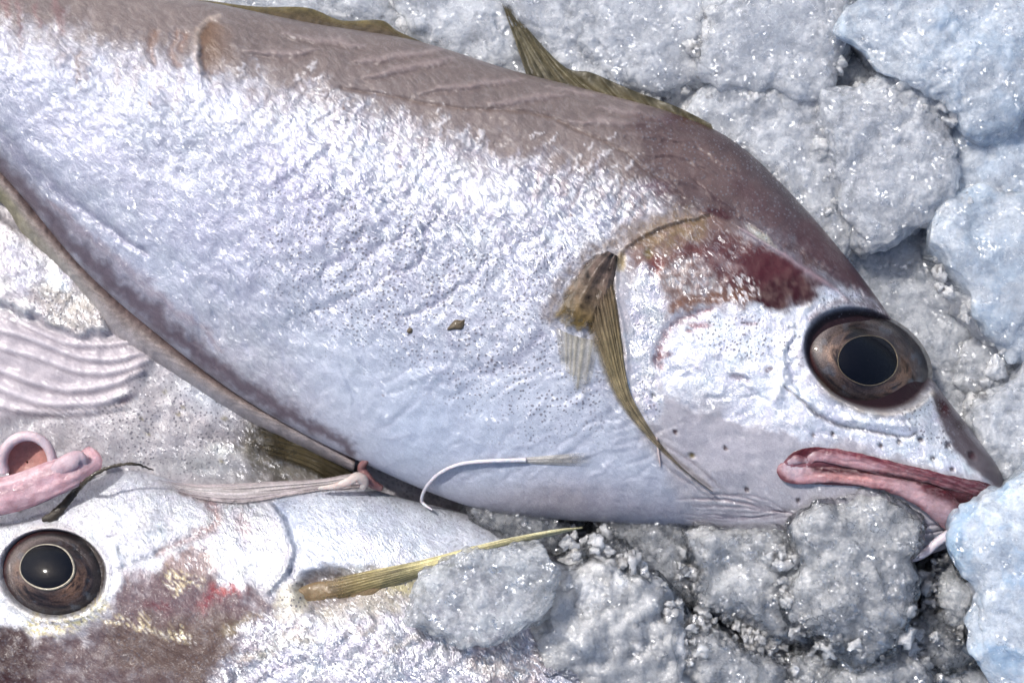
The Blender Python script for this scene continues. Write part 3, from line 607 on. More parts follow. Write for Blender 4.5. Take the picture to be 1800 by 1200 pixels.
# fingers of silver reaching into the brown back
for k in range(58):
    x = -40+k*22+rng.uniform(-8, 8); yl = np.interp(x, [0,200,350,600,750,900,1050,1180], [75,120,150,215,262,308,345,378])
    L = rng.uniform(25, 62); m = cv.line([(x-8, yl+22), (x+rng.uniform(0,10), yl-10), (x+rng.uniform(4, 22), yl-L)], rng.uniform(3, 8), 14, (1, .3))
    cv.paint(m, K(206, 206, 218), rng.uniform(.15, .4)); cv.set('silver', m, 0.4, .5)
for k in range(40):
    x = rng.uniform(0, 1150); yl = np.interp(x, [0,200,350,600,750,900,1050,1180], [75,120,150,215,262,308,345,378])
    m = cv.line([(x-6, yl+rng.uniform(20, 60)), (x+8, yl-10)], rng.uniform(3, 7), 14, (.3, 1)); cv.paint(m, K(148, 130, 124), rng.uniform(.3, .6))
# scar with a tan hollow on the back
m = cv.poly([(352,45),(372,32),(400,50),(412,90),(400,125),(370,135),(352,110),(346,75)], 8, 12); m = m*(1-.75*sstep(355, 415, P[:, 0])); cv.paint(m, K(112, 84, 62), .8); cv.Z -= 7*m; cv.set('silver', m, 0)
m = cv.line([(384,26),(358,40),(346,66),(344,100),(350,125)], 5, 5); cv.paint(m, K(190, 176, 165), .7); cv.Z += 4*m
for q in ([(310,60),(302,90),(312,115)], [(270,55),(266,85),(274,110)], [(325,62),(318,85)]):
    m = cv.line(q, 6, 8); cv.paint(m, K(134, 106, 92), .7); cv.Z -= 3*m
for q in ([(30,5),(35,40),(30,60)], [(62,10),(70,45)], [(95,0),(106,30),(112,60)], [(5,0),(12,30)]):
    m = cv.line(q, 5, 10); cv.paint(m, K(136, 104, 104), .6)
# flaked silver band, its sun sheen painted pale, and belly smoothness
m = cv.poly([(540,170),(700,215),(860,290),(1000,300),(1180,320),(1220,370),(1080,420),(980,520),(800,450),(640,380),(540,330),(480,240)], 50, 40)
cv.set('silver', m, .68, .9); cv.set('streak', m, .9)
m = cv.gauss(650, 280, 150, 60, 25); cv.paint(m, K(208, 211, 222), .5)
m = cv.gauss(870, 350, 170, 45, 25); cv.paint(m, K(222, 222, 230), .45)
m = cv.gauss(430, 200, 210, 32, 22); cv.paint(m, K(200, 203, 218), .5); cv.set('silver', m, .5, .7)
m = cv.poly([(0,150),(400,300),(700,600),(600,800),(-100,300)], 80); cv.set('silver', m, .28, .8); cv.set('streak', m, .25, .8)
belly = cv.poly([(560,620),(760,660),(960,640),(1120,760),(1300,940),(1200,1000),(700,1000),(560,800)], 60, 20)
cv.set('streak', belly, 0.15); cv.set('rough', belly, .25); cv.set('silver', belly, 0.12); cv.paint(belly, K(200, 209, 224), .5)
m = cv.line([(700,868),(850,893),(1000,900),(1200,900)], 26); cv.paint(m, K(166, 162, 172), .6)  # shade along the belly's lower edge, painted into the colour
m = cv.gauss(1000, 870, 150, 30); cv.paint(m, K(184, 165, 165), .4)
# dots on the flank
m = cv.poly([(420,330),(640,330),(900,400),(1060,420),(1000,540),(985,640),(1060,760),(900,760),(700,640),(520,560),(430,440)], 50, 40); cv.set('dots', m, 0.9)
m = cv.poly([(150,200),(420,250),(450,500),(300,400)], 60, 40); cv.set('dots', m, 0.28)
m = cv.poly([(950,480),(1060,440),(1000,560),(1060,700),(960,700)], 20, 20); cv.set('dots', m, .9)
for k in range(150):
    x = rng.uniform(380, 1200); y = np.interp(x, [380, 700, 1000, 1200], [215, 280, 330, 350])+rng.normal(0, 55); a = math.radians(rng.uniform(-75, -20)); L = rng.uniform(8, 30)
    m = cv.line([(x, y), (x+L*math.cos(a), y+L*math.sin(a))], rng.uniform(1.8, 3.5), 14, (.4, .4)); cv.paint(m, K(250, 250, 255, 1.0), .4); cv.Z += 2*m
# dark flank creases
for q, w, a in [([(770,370),(755,410),(735,450),(700,490)], 7, .5), ([(640,400),(600,450),(560,490)], 10, .4), ([(720,530),(690,470),(660,445)], 7, .3), ([(860,460),(820,500),(780,520),(700,560)], 5, .45),
        ([(840,660),(900,640),(940,600),(960,590)], 12, .4), ([(620,480),(660,440),(720,400)], 8, .35), ([(520,560),(620,520),(700,470)], 7, .3), ([(760,690),(830,650),(890,625)], 7, .25),
        ([(480,330),(540,300),(580,270)], 9, .25), ([(560,400),(600,370),(660,340)], 9, .25), ([(900,760),(830,830),(760,850)], 10, .15)]:
    m = cv.line(q, w, 14, (.3, .3)); cv.paint(m, K(140, 138, 162), a); cv.Z -= 4.0*m*a*2
for q in ([(960,780),(1040,720),(1100,640)],):
    pass
for k in range(34):   # fine radiating folds on the belly side
    x, y = rng.uniform(300, 620), rng.uniform(420, 720); a = math.radians(rng.uniform(48, 80)); L = rng.uniform(30, 80)
    m = cv.line([(x, y), (x+L*.5*math.cos(a)+5, y+L*.5*math.sin(a)), (x+L*math.cos(a), y+L*math.sin(a))], rng.uniform(3, 6), 6, (.3, .3)); cv.Z -= 2.2*m; cv.paint(m, K(176, 186, 208), .22)
for k in range(46):
    x, y = rng.uniform(640, 1100), rng.uniform(640, 860); a = math.radians(rng.uniform(-42, -18)); L = rng.uniform(40, 120)
    m = cv.line([(x, y), (x+L*.5*math.cos(a), y+L*.5*math.sin(a)+4), (x+L*math.cos(a), y+L*math.sin(a))], rng.uniform(2.5, 5), 8, (.2, .2)); cv.Z += 1.6*m*rng.choice([-1, 1]); cv.paint(m, K(190, 190, 205), .16)
# lateral line on the brown back, ripples behind it
m = cv.line([(600,155),(700,172),(800,190),(900,195),(960,205),(1040,240),(1100,270),(1150,310),(1200,345)], 3.2, 3); cv.Z -= 4*m; cv.paint(m, K(110, 92, 84), .55)
for q in ([(620,110),(700,98),(790,85)], [(640,135),(720,118),(800,105)], [(740,160),(830,148),(920,140)], [(860,182),(940,172),(1000,165)], [(960,150),(1080,170),(1150,190)], [(1000,212),(1100,215),(1180,225)],
          [(1100,235),(1180,240),(1240,255)], [(1130,270),(1200,275),(1260,300)], [(1180,310),(1240,335),(1290,370)], [(500,60),(580,72),(640,80)], [(430,90),(500,95),(560,88)], [(1050,190),(1130,200),(1220,230)], [(1180,245),(1240,265),(1290,300)]):
    m = cv.line(q, 6, 6, (.3, .3)); cv.Z += 3.5*m; cv.paint(m, K(176, 160, 158), .35)
    m = cv.line([(x, y+9) for x, y in q], 4, 6, (.3, .3)); cv.Z -= 2*m; cv.paint(m, K(112, 96, 94), .35)
# fin base edge along the lower left: groove with its soft shade painted grey, purple brown stripe
m = cv.line([(-120,130),(-20,215),(50,290),(120,350),(190,400),(260,450)], 12, 5, (1, .3)); cv.paint(m, K(142, 140, 162), .6); cv.Z -= 7*m
m = cv.line([(-190,160),(-50,250),(20,312),(82,382),(134,436),(206,504),(276,560),(346,620),(416,672),(486,714),(566,758),(620,792)], 24, 14, (1, .4)); cv.paint(m, K(84, 66, 76), .88); cv.Z -= 6*m; cv.set('silver', m, 0); 
m = cv.line([(84,352),(144,405),(214,465),(304,540),(394,610)], 12, 12, (.4, .3)); cv.paint(m, K(160, 140, 146), .5)
# --- head
head = cv.poly([(1180,372),(1250,385),(1330,420),(1400,455),(1470,505),(1560,560),(1660,700),(1800,900),(1800,500),(1500,250),(1280,180),(1150,190),(1110,250)], 42, 22)
cv.paint(head, K(80, 64, 66), .9); cv.set('dots', head, .8); cv.set('silver', head, .03); cv.set('streak', head, .3)
cv.paint(cv.line([(1290,255),(1400,355),(1490,462),(1565,562),(1640,668)], 26), K(54, 38, 44), .6)
m = cv.poly([(1200,240),(1290,280),(1370,380),(1350,400),(1240,350),(1150,280)], 24, 20); cv.paint(m, K(112, 94, 92), .55)
cheekbase = cv.poly([(1060,430),(1180,372),(1330,430),(1450,520),(1420,640),(1660,740),(1780,880),(1650,990),(1300,1000),(1180,850),(1110,720),(1080,560)], 14, 6)
cv.paint(cheekbase, K(187, 184, 190), .95); cv.set('silver', cheekbase, .22); cv.set('streak', cheekbase, .1); cv.set('rough', cheekbase, .35); cv.set('dots', cheekbase, 0)
m = cv.poly([(1090,420),(1180,385),(1250,372),(1330,430),(1440,500),(1330,560),(1240,590),(1180,620),(1160,560),(1110,470)], 16, 22); cv.paint(m, K(118, 92, 84), .92)
m = cv.poly([(1130,400),(1200,378),(1240,385),(1230,420),(1140,440)], 12, 12); cv.paint(m*np.clip(.7+.9*fbm(P/16., 3, 100), 0, 1), K(132, 112, 78), .7)
m = cv.poly([(1180,440),(1260,415),(1330,430),(1340,470),(1250,470)], 16, 16); cv.paint(m, K(92, 70, 70), .7)
m = cv.poly([(1290,475),(1320,445),(1380,450),(1430,478),(1465,505),(1440,525),(1400,548),(1345,548),(1295,545),(1280,505)], 12, 12); cv.paint(m*np.clip(.8+.6*fbm(P/16., 4, 88), 0, 1), K(50, 12, 24), .97); cv.set('silver', m, 0); cv.set('dots', m, 0)
m = cv.poly([(1200,430),(1300,425),(1400,450),(1420,480),(1300,500),(1230,470)], 20, 20); cv.paint(m, K(84, 40, 48), .7)
m = cv.poly([(1190,520),(1280,505),(1330,530),(1240,560),(1170,600),(1160,560)], 12, 18); cv.paint(m, K(120, 84, 66), .7)
m = cv.line([(1130,470),(1180,450),(1230,440)], 9, 10); cv.paint(m, K(100, 56, 52), .5)
m = cv.blob(1262, 374, 24, 9, 12, .4, 8); cv.paint(m, K(66, 14, 28)*.8, .8)
m = cv.blob(1140, 335, 34, 16, -10, .5, 14); cv.paint(m, K(88, 50, 72), .45)
m = cv.blob(1215, 215, 34, 9, 10, .5, 10); cv.paint(m, K(78, 44, 34), .55)
m = cv.blob(1175, 208, 22, 9, 0, .5, 10); cv.paint(m, K(88, 62, 74), .4)
m = cv.blob(1338, 415, 30, 7, 38, .5, 8); cv.paint(m, K(236, 228, 210), .85); cv.set('silver', m, 1); cv.set('dots', m, .8)
m = cv.blob(1275, 460, 34, 8, 25, .6, 10); cv.paint(m, K(170, 150, 150), .4)
# silver cheek plate, its blown highlight painted in as white
sil = cv.poly([(1175,560),(1240,545),(1320,540),(1400,545),(1440,520),(1500,505),(1560,540),(1600,570),(1500,530),(1430,560),(1405,620),(1430,680),(1500,720),(1580,728),(1640,690),(1665,740),(1720,800),(1740,840),(1650,820),(1560,800),(1480,775),(1400,770),(1330,745),(1270,735),(1190,700),(1150,640)], 10, 16)
cv.paint(sil, K(236, 240, 250, 1.0), .92); cv.set('silver', sil, .75); cv.set('rough', sil, 1.0); cv.set('streak', sil, .25)
m = cv.poly([(1112,500),(1140,470),(1170,520),(1165,580),(1150,650),(1170,720),(1130,730),(1105,640)], 10, 12); cv.paint(m, K(238, 238, 244, 1.0), .85); cv.set('silver', m, 1); cv.set('dots', m, .7)
m = cv.poly([(1170,470),(1230,460),(1260,490),(1230,520),(1180,510)], 12, 14); m = m*np.clip(.6+1.2*fbm(P/14., 3, 89), 0, 1); cv.paint(m, K(216, 208, 208), .6); cv.set('silver', m, .8); cv.set('dots', m, .4)
m = cv.poly([(1265,500),(1310,480),(1340,510),(1300,545),(1260,535)], 8, 20); m = m*sstep(-.05, .3, fbm(P/9., 3, 90)); cv.paint(m, K(230, 222, 220), .8); cv.set('silver', m, 1, .6)
m = cv.poly([(1230,560),(1330,555),(1400,570),(1410,650),(1340,640),(1240,620)], 18, 14); cv.set('dots', m, .95)
m = cv.poly([(1440,520),(1500,505),(1545,535),(1440,560)], 10, 8); cv.set('dots', m, .8); cv.paint(m, K(200, 208, 220), .5)
m = cv.poly([(1570,735),(1640,700),(1680,760),(1700,800),(1620,770)], 10, 8); cv.set('dots', m, 1); cv.paint(m, K(196, 198, 206), .5)
# red brown curve behind the cheek plate
m = cv.line([(1250,545),(1200,560),(1165,600),(1152,630),(1165,650)], 9, 8, (.4, .6)); cv.paint(m, K(140, 92, 92), .75); cv.Z -= 4*m
m = cv.blob(1165, 625, 18, 7, -10, .4, 6); cv.paint(m, K(100, 50, 56), .8)
for (x, y, rx, ry, r, c) in [(1230,570,22,6,8,(150,92,92)),(1215,580,9,5,0,(120,40,40)),(1320,570,16,5,5,(130,92,100)),(1150,470,12,20,10,(120,62,58)),(1140,445,8,10,0,(110,94,44)),(1090,460,9,16,10,(146,124,60)),
        (1300,663,17,6,8,(150,140,150)),(1351,652,8,6,0,(110,84,90))]:
    m = cv.blob(x, y, rx, ry, r, .4, 6); cv.paint(m, K(*c), .75); cv.Z -= 1.5*m
# grey wash under the cheek
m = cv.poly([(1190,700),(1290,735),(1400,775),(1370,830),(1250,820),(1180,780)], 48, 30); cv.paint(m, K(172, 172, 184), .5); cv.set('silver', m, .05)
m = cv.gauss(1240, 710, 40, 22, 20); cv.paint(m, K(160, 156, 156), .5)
# crease under the eye, scalloped ridge behind it
m = cv.line([(1380,680),(1410,705),(1440,730),(1480,748),(1530,757),(1590,768),(1612,760)], 3.0, 2, (.4, .4)); cv.paint(m, K(98, 94, 104), .85); cv.Z -= 6*m
m = cv.line([(1400,690),(1430,712),(1470,733),(1530,742),(1600,750)], 8, 3); cv.Z += 5*m
m = cv.line([(1418,535),(1400,570),(1385,610),(1378,660),(1368,690)], 7, 14); cv.Z += 6*m; cv.paint(m, K(250, 250, 252, 1.0), .6)
m = cv.line([(1402,560),(1392,610),(1390,660),(1410,695)], 4, 10); cv.Z -= 5*m; cv.paint(m, K(150, 166, 192), .45)
for k in range(50):
    x, y = rng.uniform(1180, 1640), rng.uniform(560, 770); a = rng.uniform(-.6, .9); L = rng.uniform(12, 40)
    m = cv.line([(x, y), (x+L*.5*math.cos(a), y+L*.5*math.sin(a)+3), (x+L*math.cos(a), y+L*math.sin(a))], rng.uniform(2.5, 5), 10, (.3, .3)); cv.Z += rng.choice([-2.5, 2])*m; cv.paint(m, K(176, 180, 196), .25)
# long ridge over the eye to the nape
m = cv.line([(1300,400),(1380,450),(1440,490),(1490,525)], 5, 3, (.3, .5)); cv.Z += 5*m; cv.paint(m, K(170, 148, 156), .6)
m = cv.line([(1220,320),(1320,395),(1420,455),(1500,510),(1560,550)], 5, 8, (.3, .5)); cv.Z -= 4*m; cv.paint(m, K(78, 54, 60), .45)
m = cv.blob(1420, 452, 40, 9, 35, .6, 10); cv.paint(m, K(96, 70, 58), .5)
m = cv.poly([(1400,425),(1450,470),(1500,505),(1560,538),(1600,575),(1625,618),(1650,680),(1700,730),(1600,540),(1500,430),(1420,380)], 7, 6); cv.paint(m, K(92, 70, 74), .85); cv.set('silver', m, .05); cv.set('dots', m, .3)
cv.paint(cv.line([(1300,330),(1400,410),(1500,490),(1580,560)], 22, 14), K(70, 42, 50), .5)
# snout, nostrils
m = cv.poly([(1640,690),(1662,700),(1720,780),(1790,860),(1745,850),(1700,815),(1668,775),(1648,730)], 7, 5); cv.paint(m, K(66, 52, 58), .92); cv.set('silver', m, 0)
cv.paint(cv.blob(1657, 716, 11, 16, -25, .5), K(52, 18, 24), .9); cv.paint(cv.blob(1688, 745, 10, 8, 20, .5), K(44, 24, 30), .8); cv.Z -= 7*cv.blob(1657, 716, 7, 11, -25, .6)
for (x, y, r) in [(1464,762,5),(1548,783,5),(1580,776,5),(1618,772,5.5),(1640,806,6),(1666,782,6),(1708,800,7),(1673,824,5),(1275,787,4.5),(1187,760,5),(1312,861,5),(1404,879,5),(1148,696,5),(1430,765,4),(1217,801,6)]:
    m = cv.blob(x, y, r, r*.8, rng.uniform(0, 90), .35, 2); cv.paint(m, K(58, 34, 42) if x != 1217 else K(96, 84, 40), .9); cv.Z -= 5*m
# opercle edge and folds into the throat
m = cv.line([(1250,378),(1180,392),(1120,420),(1088,455),(1085,520),(1100,600),(1105,680),(1130,740),(1160,790),(1210,840),(1260,880)], 6, 3, (.5, .5), side=1); cv.Z += 5*m
m = cv.line([(1250,380),(1170,402),(1112,428),(1078,462),(1078,540),(1094,620)], 8, 8, (.3, .5)); cv.paint(m, K(96, 78, 54), .65); cv.Z -= 3*m
m = cv.line([(1200,372),(1120,400),(1060,430),(1010,465),(980,510),(965,560)], 16, 14); cv.paint(m*np.clip(.8+.8*fbm(P/14., 3, 99), 0, 1), K(104, 86, 66), .75); cv.set('dots', m, .7); cv.set('silver', m, .1)
for q in ([(1150,770),(1200,820),(1250,860)], [(1165,780),(1220,815),(1280,870)], [(1130,760),(1170,820),(1230,860)]):
    m = cv.line(q, 2.2, 3, (.3, .3)); cv.Z -= 2.0*m; cv.paint(m, K(104, 88, 96), .35)
    m = cv.line([(x+4, y-5) for x, y in q], 5, 3, (.3, .3)); cv.Z += 1.5*m
for k in range(16):
    y0 = rng.uniform(868, 912); x0 = rng.uniform(1180, 1260)
    m = cv.line([(x0, y0), (x0+rng.uniform(60, 90), y0+rng.uniform(0, 5)), (1395, 905+rng.uniform(-8, 6))], rng.uniform(1.5, 2.6), 3, (.3, .2)); cv.Z -= 1.6*m; cv.paint(m, K(122, 108, 118), rng.uniform(.15, .4))
for y0 in (925, 938, 951, 962):
    m = cv.line([(1560, y0-4), (1620, y0), (1665, y0-6)], 2.6, 2, (.5, .3)); cv.Z -= 4*m; cv.paint(m, K(92, 82, 96), .6)
m = cv.poly([(1560,915),(1680,915),(1690,990),(1540,1000)], 12, 5); cv.paint(m, K(166, 162, 174), .6)
# brown specks
for (x, y, r) in [(704,294,5),(605,190,4),(1205,377,0.1),(300,796,6),(865,632,4),(1005,377,4),(675,695,3),(265,183,5)]:
    m = cv.blob(x, y, r, r*.6, rng.uniform(0, 90), .4, 2); cv.paint(m, K(104, 70, 50), .7)
# low muscle relief everywhere, finer wrinkles on the flank
cv.Z += 5*fbm(P/130., 3, 21)+2.0*fbm(P/28., 3, 22)
rt = np.stack([(P[:, 0]*math.cos(.9)+P[:, 1]*math.sin(.9))/9., (-P[:, 0]*math.sin(.9)+P[:, 1]*math.cos(.9))/34.], 1)
rt = np.stack([(P[:, 0]*math.cos(.75)+P[:, 1]*math.sin(.75))/11., (-P[:, 0]*math.sin(.75)+P[:, 1]*math.cos(.75))/38.], 1)+cv.J*.5
cv.Z += 1.7*fbm(rt, 3, 23)*cv.A['streak']
# socket of the eye
EX, EY, EA, EB, ER = 1527, 633, 116, 82, 26
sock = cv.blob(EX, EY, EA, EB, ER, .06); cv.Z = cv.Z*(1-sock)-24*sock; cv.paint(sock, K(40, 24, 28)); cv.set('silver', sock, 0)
rim = cv.blob(EX, EY, EA+14, EB+12, ER, .10)-cv.blob(EX, EY, EA+2, EB+2, ER, .06); cv.Z += 5*np.clip(rim, 0, 1)
m = cv.line([(1640,690),(1600,722),(1540,728),(1480,708),(1440,670)], 5); cv.paint(m, K(150, 138, 112), .55)
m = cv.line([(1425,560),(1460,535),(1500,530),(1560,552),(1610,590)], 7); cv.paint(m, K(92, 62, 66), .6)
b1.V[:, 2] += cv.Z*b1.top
fish1 = thing("fish", "large silver fish with a brown back and open pink mouth, across the whole picture", "fish", (0, 0, 0))
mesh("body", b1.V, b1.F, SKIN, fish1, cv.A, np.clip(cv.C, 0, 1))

# ------------------------------------------------------------------ eyes
def eye(parent, b, ex, ey, ea, eb, er, pr, bulge, zoff, seed, px=0, py=0, dark=1.0, rimw=.8, rimc=K(128, 116, 96)):
    nr, nth = 70, 160; r = np.linspace(0.0, 1, nr)[:, None]; th = np.linspace(0, 2*math.pi, nth, endpoint=False)[None]
    c, s = math.cos(math.radians(er)), math.sin(math.radians(er))
    u = r*np.cos(th)*ea; v = r*np.sin(th)*eb; X = ex+u*c-v*s; Y = ey+u*s+v*c
    zb = np.mean([surf(b, ex+ea*1.1*math.cos(a)*c-eb*1.1*math.sin(a)*s, ey+ea*1.1*math.cos(a)*s+eb*1.1*math.sin(a)*c) for a in np.linspace(0, 6.28, 12)])+zoff
    # the eyeball follows the tilt of the head
    gx = (surf(b, ex+ea*.9, ey+10)-surf(b, ex-ea*1.1, ey))/(2*ea); gy = (surf(b, ex, ey+eb*1.15)-surf(b, ex, ey-eb*1.1))/(2*eb)
    gx, gy = np.clip(gx, -.55, .55)*.8, np.clip(gy, -.55, .55)*.8
    Z = zb-bulge*0.25+bulge*(1-r**2.2)+(X-ex)*gx+(Y-ey)*gy-14*np.clip(r-.93, 0, 1)/.07+0*th
    V = to3(X.ravel(), Y.ravel(), Z.ravel()); F = gridF(nr, nth, True)
    q = np.stack([X.ravel(), Y.ravel()], 1); rr = (r+0*th).ravel(); A = (th+0*r).ravel()+math.radians(er)
    n1 = fbm(q/22., 4, seed); n2 = fbm(np.stack([rr*9, A*1.2], 1), 4, seed+3); d = np.hypot(q[:, 0]-ex-px, q[:, 1]-ey-py)/pr
    col = np.tile(K(44, 39, 43), (len(q), 1))
    def mixc(m, cc):
        nonlocal col; m = np.clip(m, 0, 1)[:, None]; col = col*(1-m)+np.asarray(cc)*m
    cop = np.exp(-((d-1.28)/.33)**2)
    mixc(cop*(.55+1.0*n1), K(74, 56, 50)); mixc(cop*np.clip(np.cos(A-3.3), 0, 1)**2*(.7+1.6*n2), K(138, 114, 100)); mixc(cop*np.clip(np.cos(A-.6), 0, 1)**3*(.8+1.6*n2), K(140, 108, 88))  # copper iris, with a sunlit glow painted at left and lower right
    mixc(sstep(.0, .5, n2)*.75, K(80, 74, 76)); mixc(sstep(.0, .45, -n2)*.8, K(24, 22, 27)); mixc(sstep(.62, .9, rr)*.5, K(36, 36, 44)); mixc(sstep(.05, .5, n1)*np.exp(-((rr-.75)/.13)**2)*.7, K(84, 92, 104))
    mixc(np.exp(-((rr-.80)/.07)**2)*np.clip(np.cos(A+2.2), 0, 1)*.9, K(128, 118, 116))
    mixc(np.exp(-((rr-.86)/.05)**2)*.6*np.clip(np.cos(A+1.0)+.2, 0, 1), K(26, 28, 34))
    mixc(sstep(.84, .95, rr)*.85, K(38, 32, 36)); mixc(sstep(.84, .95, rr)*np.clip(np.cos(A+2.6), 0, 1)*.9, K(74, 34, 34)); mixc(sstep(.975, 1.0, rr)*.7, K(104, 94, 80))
    sil = np.clip(cop*.5, 0, .5)
    e = mesh("eye", V, tri(F)[:, ::-1], EYE, parent, {'silver': sil}, np.clip(col*dark, 0, 1))
    # pupil and its pale rim
    a = np.linspace(0, 2*math.pi, 96, endpoint=False); rp = np.linspace(0, 1, 24)[:, None]
    wb = 1+.02*np.sin(2*a+1)+.012*np.sin(3*a+seed)+.008*np.sin(5*a); XX = ex+px+rp*pr*(wb*np.cos(a))[None]; YY = ey+py+rp*pr*.86*(wb*np.sin(a))[None]
    def ez(x, y):
        w = np.stack([(x-ex)*c+(y-ey)*s, -(x-ex)*s+(y-ey)*c]); rr_ = np.sqrt((w[0]/ea)**2+(w[1]/eb)**2)
        return zb-bulge*0.25+bulge*(1-rr_**2.2)+(x-ex)*gx+(y-ey)*gy
    ZZ = ez(XX, YY)+2.0+2.5*(1-rp**2)
    mesh("pupil", to3(XX.ravel(), YY.ravel(), ZZ.ravel()), tri(gridF(24, 96, True))[:, ::-1], PUP, e)
    a2 = np.linspace(0, 2*math.pi, 97)
    w2 = 1+.02*np.sin(2*a2+1)+.012*np.sin(3*a2+seed)+.008*np.sin(5*a2); xr = ex+px+pr*1.01*w2*np.cos(a2); yr = ey+py+pr*.87*w2*np.sin(a2); zr = ez(xr, yr)+1.2
    tube_mesh("pupil_rim", to3(xr, yr, zr), rimw+.4*rimw*np.sin(np.linspace(0, 6.28, 97)+1), EYE, e, lambda t, an, V: np.tile(rimc, (len(t), 1)), n=140, m=8, attrs={'silver': lambda t, a, V: 0.3+0*t})
    return e
PUP = flat_material("black_pupil", (0.003, 0.004, 0.008), 0.15, 0.6, 0.2, 0.05)
eye(fish1, b1, EX, EY, EA+2, EB+2, ER, 51, 46, -16, 300, -1, 0)

# ------------------------------------------------------------------ lips of the upper fish
def lipcol(a, b, sp=0):
    def f(t, an, V):
        n = fbm(V/30., 3, 71+sp)[:, None]; m = np.clip(.5+.5*np.sin(an)+n[:, 0]*.5, 0, 1)[:, None]
        c = np.asarray(b)*(1-m)+np.asarray(a)*m; return np.clip(c, 0, 1)
    return f
def mouthcol(t, an, V):
    q = Canvas(proj(np.asarray(V)), K(104, 46, 56)); n = fbm(q.P/24., 3, 71)
    q.paint(sstep(1480, 1700, q.P[:, 0])*.7, K(90, 50, 60))
    q.paint(q.line([(1382,826),(1410,838),(1460,836),(1530,840),(1590,852),(1640,874),(1684,905),(1700,925)], 19), K(198, 160, 166), .95)
    q.paint(q.line([(1590,866),(1640,886),(1680,915)], 22), K(190, 164, 170), .8)
    q.paint(q.gauss(1490, 838, 60, 12, 5), K(196, 138, 128), .6)
    q.paint(q.line([(1436,806),(1466,801),(1500,810),(1545,822)], 11), K(188, 154, 162), .85)
    q.paint(q.line([(1424,828),(1417,812),(1428,799)], 5), K(196, 170, 176), .9)
    q.paint(q.blob(1392, 822, 20, 15, 30, .6, 5), K(204, 188, 198), .85)
    q.paint(q.line([(1374,812),(1390,793),(1430,784),(1475,792),(1560,812)], 6, 3), K(104, 36, 50), .9)
    q.paint(q.line([(1430,824),(1500,828),(1560,833),(1610,846),(1660,866),(1706,890)], 6.5, 2), K(58, 12, 20), .97)
    q.paint(q.line([(1630,858),(1680,878),(1706,898)], 13, 3), K(70, 10, 18), .95)
    q.paint(q.line([(1366,832),(1392,848),(1455,858),(1500,864),(1545,862),(1580,874),(1620,894)], 5, 3), K(88, 26, 38), .85)
    n2 = fbm(np.stack([q.P[:, 0]/26.+q.P[:, 1]/60., q.P[:, 1]/3.5-q.P[:, 0]/14.], 1), 3, 72)
    q.paint(np.clip(n2*.6, 0, .16), K(108, 58, 66)); q.paint(np.clip(-n2*.7, 0, .2), K(196, 168, 172))
    return np.clip(q.C*(1+.25*n)[:, None], 0, 1)
def lipdisp(a0, sd_):
    def f(V, t, an):
        w = .35*fbm(np.stack([t*7, t*0], 1), 2, sd_); up = (np.sin(an) > 0)
        z = up*(-2.2*np.exp(-((an-a0-w)/.16)**2)*sstep(.1, .3, t)-1.2*np.exp(-((an-a0-.75-w*1.4)/.12)**2)*sstep(.3, .5, t)+1.6*fbm(V/13., 3, sd_+1))
        k = 1.6*fbm(V/22., 3, sd_+2); return np.stack([k, k, z], 1)
    return f
# maroon inner mouth as a sunken bed
m0 = [(1372,828),(1380,805),(1402,788),(1440,782),(1500,795),(1570,812),(1650,830),(1742,846),(1740,866),(1700,895),(1692,912),(1640,890),(1590,868),(1520,858),(1450,855),(1400,850)]
O = crom(m0, n=120, closed=True); cen = np.array([1540, 838.])
rr = np.linspace(0, 1, 16)
X = 0; VV = []
axis_pts = crom([(1395,818),(1450,818),(1530,832),(1600,842),(1660,862),(1705,872)], n=120)
nearest = [axis_pts[np.argmin(((axis_pts-o)**2).sum(1))] for o in O]; nearest = np.array(nearest)
for r in rr:
    q = nearest*(1-r)+O*r
    zz = np.array([surf(b1, x, y) for x, y in q]); zz = zz+2.5*(1-r**4)-5*np.clip(r-.9, 0, 1)/.1
    VV.append(to3(q[:, 0], q[:, 1], zz))
VV = np.array(VV).reshape(-1, 3)
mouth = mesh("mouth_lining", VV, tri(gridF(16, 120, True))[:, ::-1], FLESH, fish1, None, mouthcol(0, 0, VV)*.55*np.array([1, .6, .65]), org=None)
tube_mesh("upper_lip", on(b1, [(1428,830,-2),(1420,816,0),(1432,802,2),(1470,802,5),(1530,816,6),(1590,828,6),(1650,842,5),(1710,858,3),(1742,866,0)]), [5,7,9,13,14,12,11,12,10], FLESH, fish1, mouthcol, n=170, m=44, flat=.34, disp=lipdisp(1.35, 2))
tube_mesh("lower_lip", on(b1, [(1382,812,-2),(1384,828,2),(1410,835,4),(1460,834,6),(1530,842,7),(1595,858,7),(1650,886,7),(1690,920,3)]), [9,17,15,13,14,18,25,27], FLESH, fish1, mouthcol, n=170, m=44, flat=.34, disp=lipdisp(1.8, 5))
tube_mesh("lip_fold", on(b1, [(1384,812,0),(1400,806,1),(1418,808,1)]), [5,9,5], FLESH, fish1, mouthcol, n=40, m=12, flat=.5)
bz = surf(b1, 1690, 930)
tube_mesh("barbel", to3(np.array([1720,1690,1668,1648,1628,1606,1580,1565.]), np.array([925,934,940,952,970,981,982,976.]), np.array([222,230,234,236,234,230,222,205.])), [15,14,10,8,7,6,5,2.5], FLESH, fish1, lipcol(K(214,208,216), K(176,166,176)), n=70, m=12)

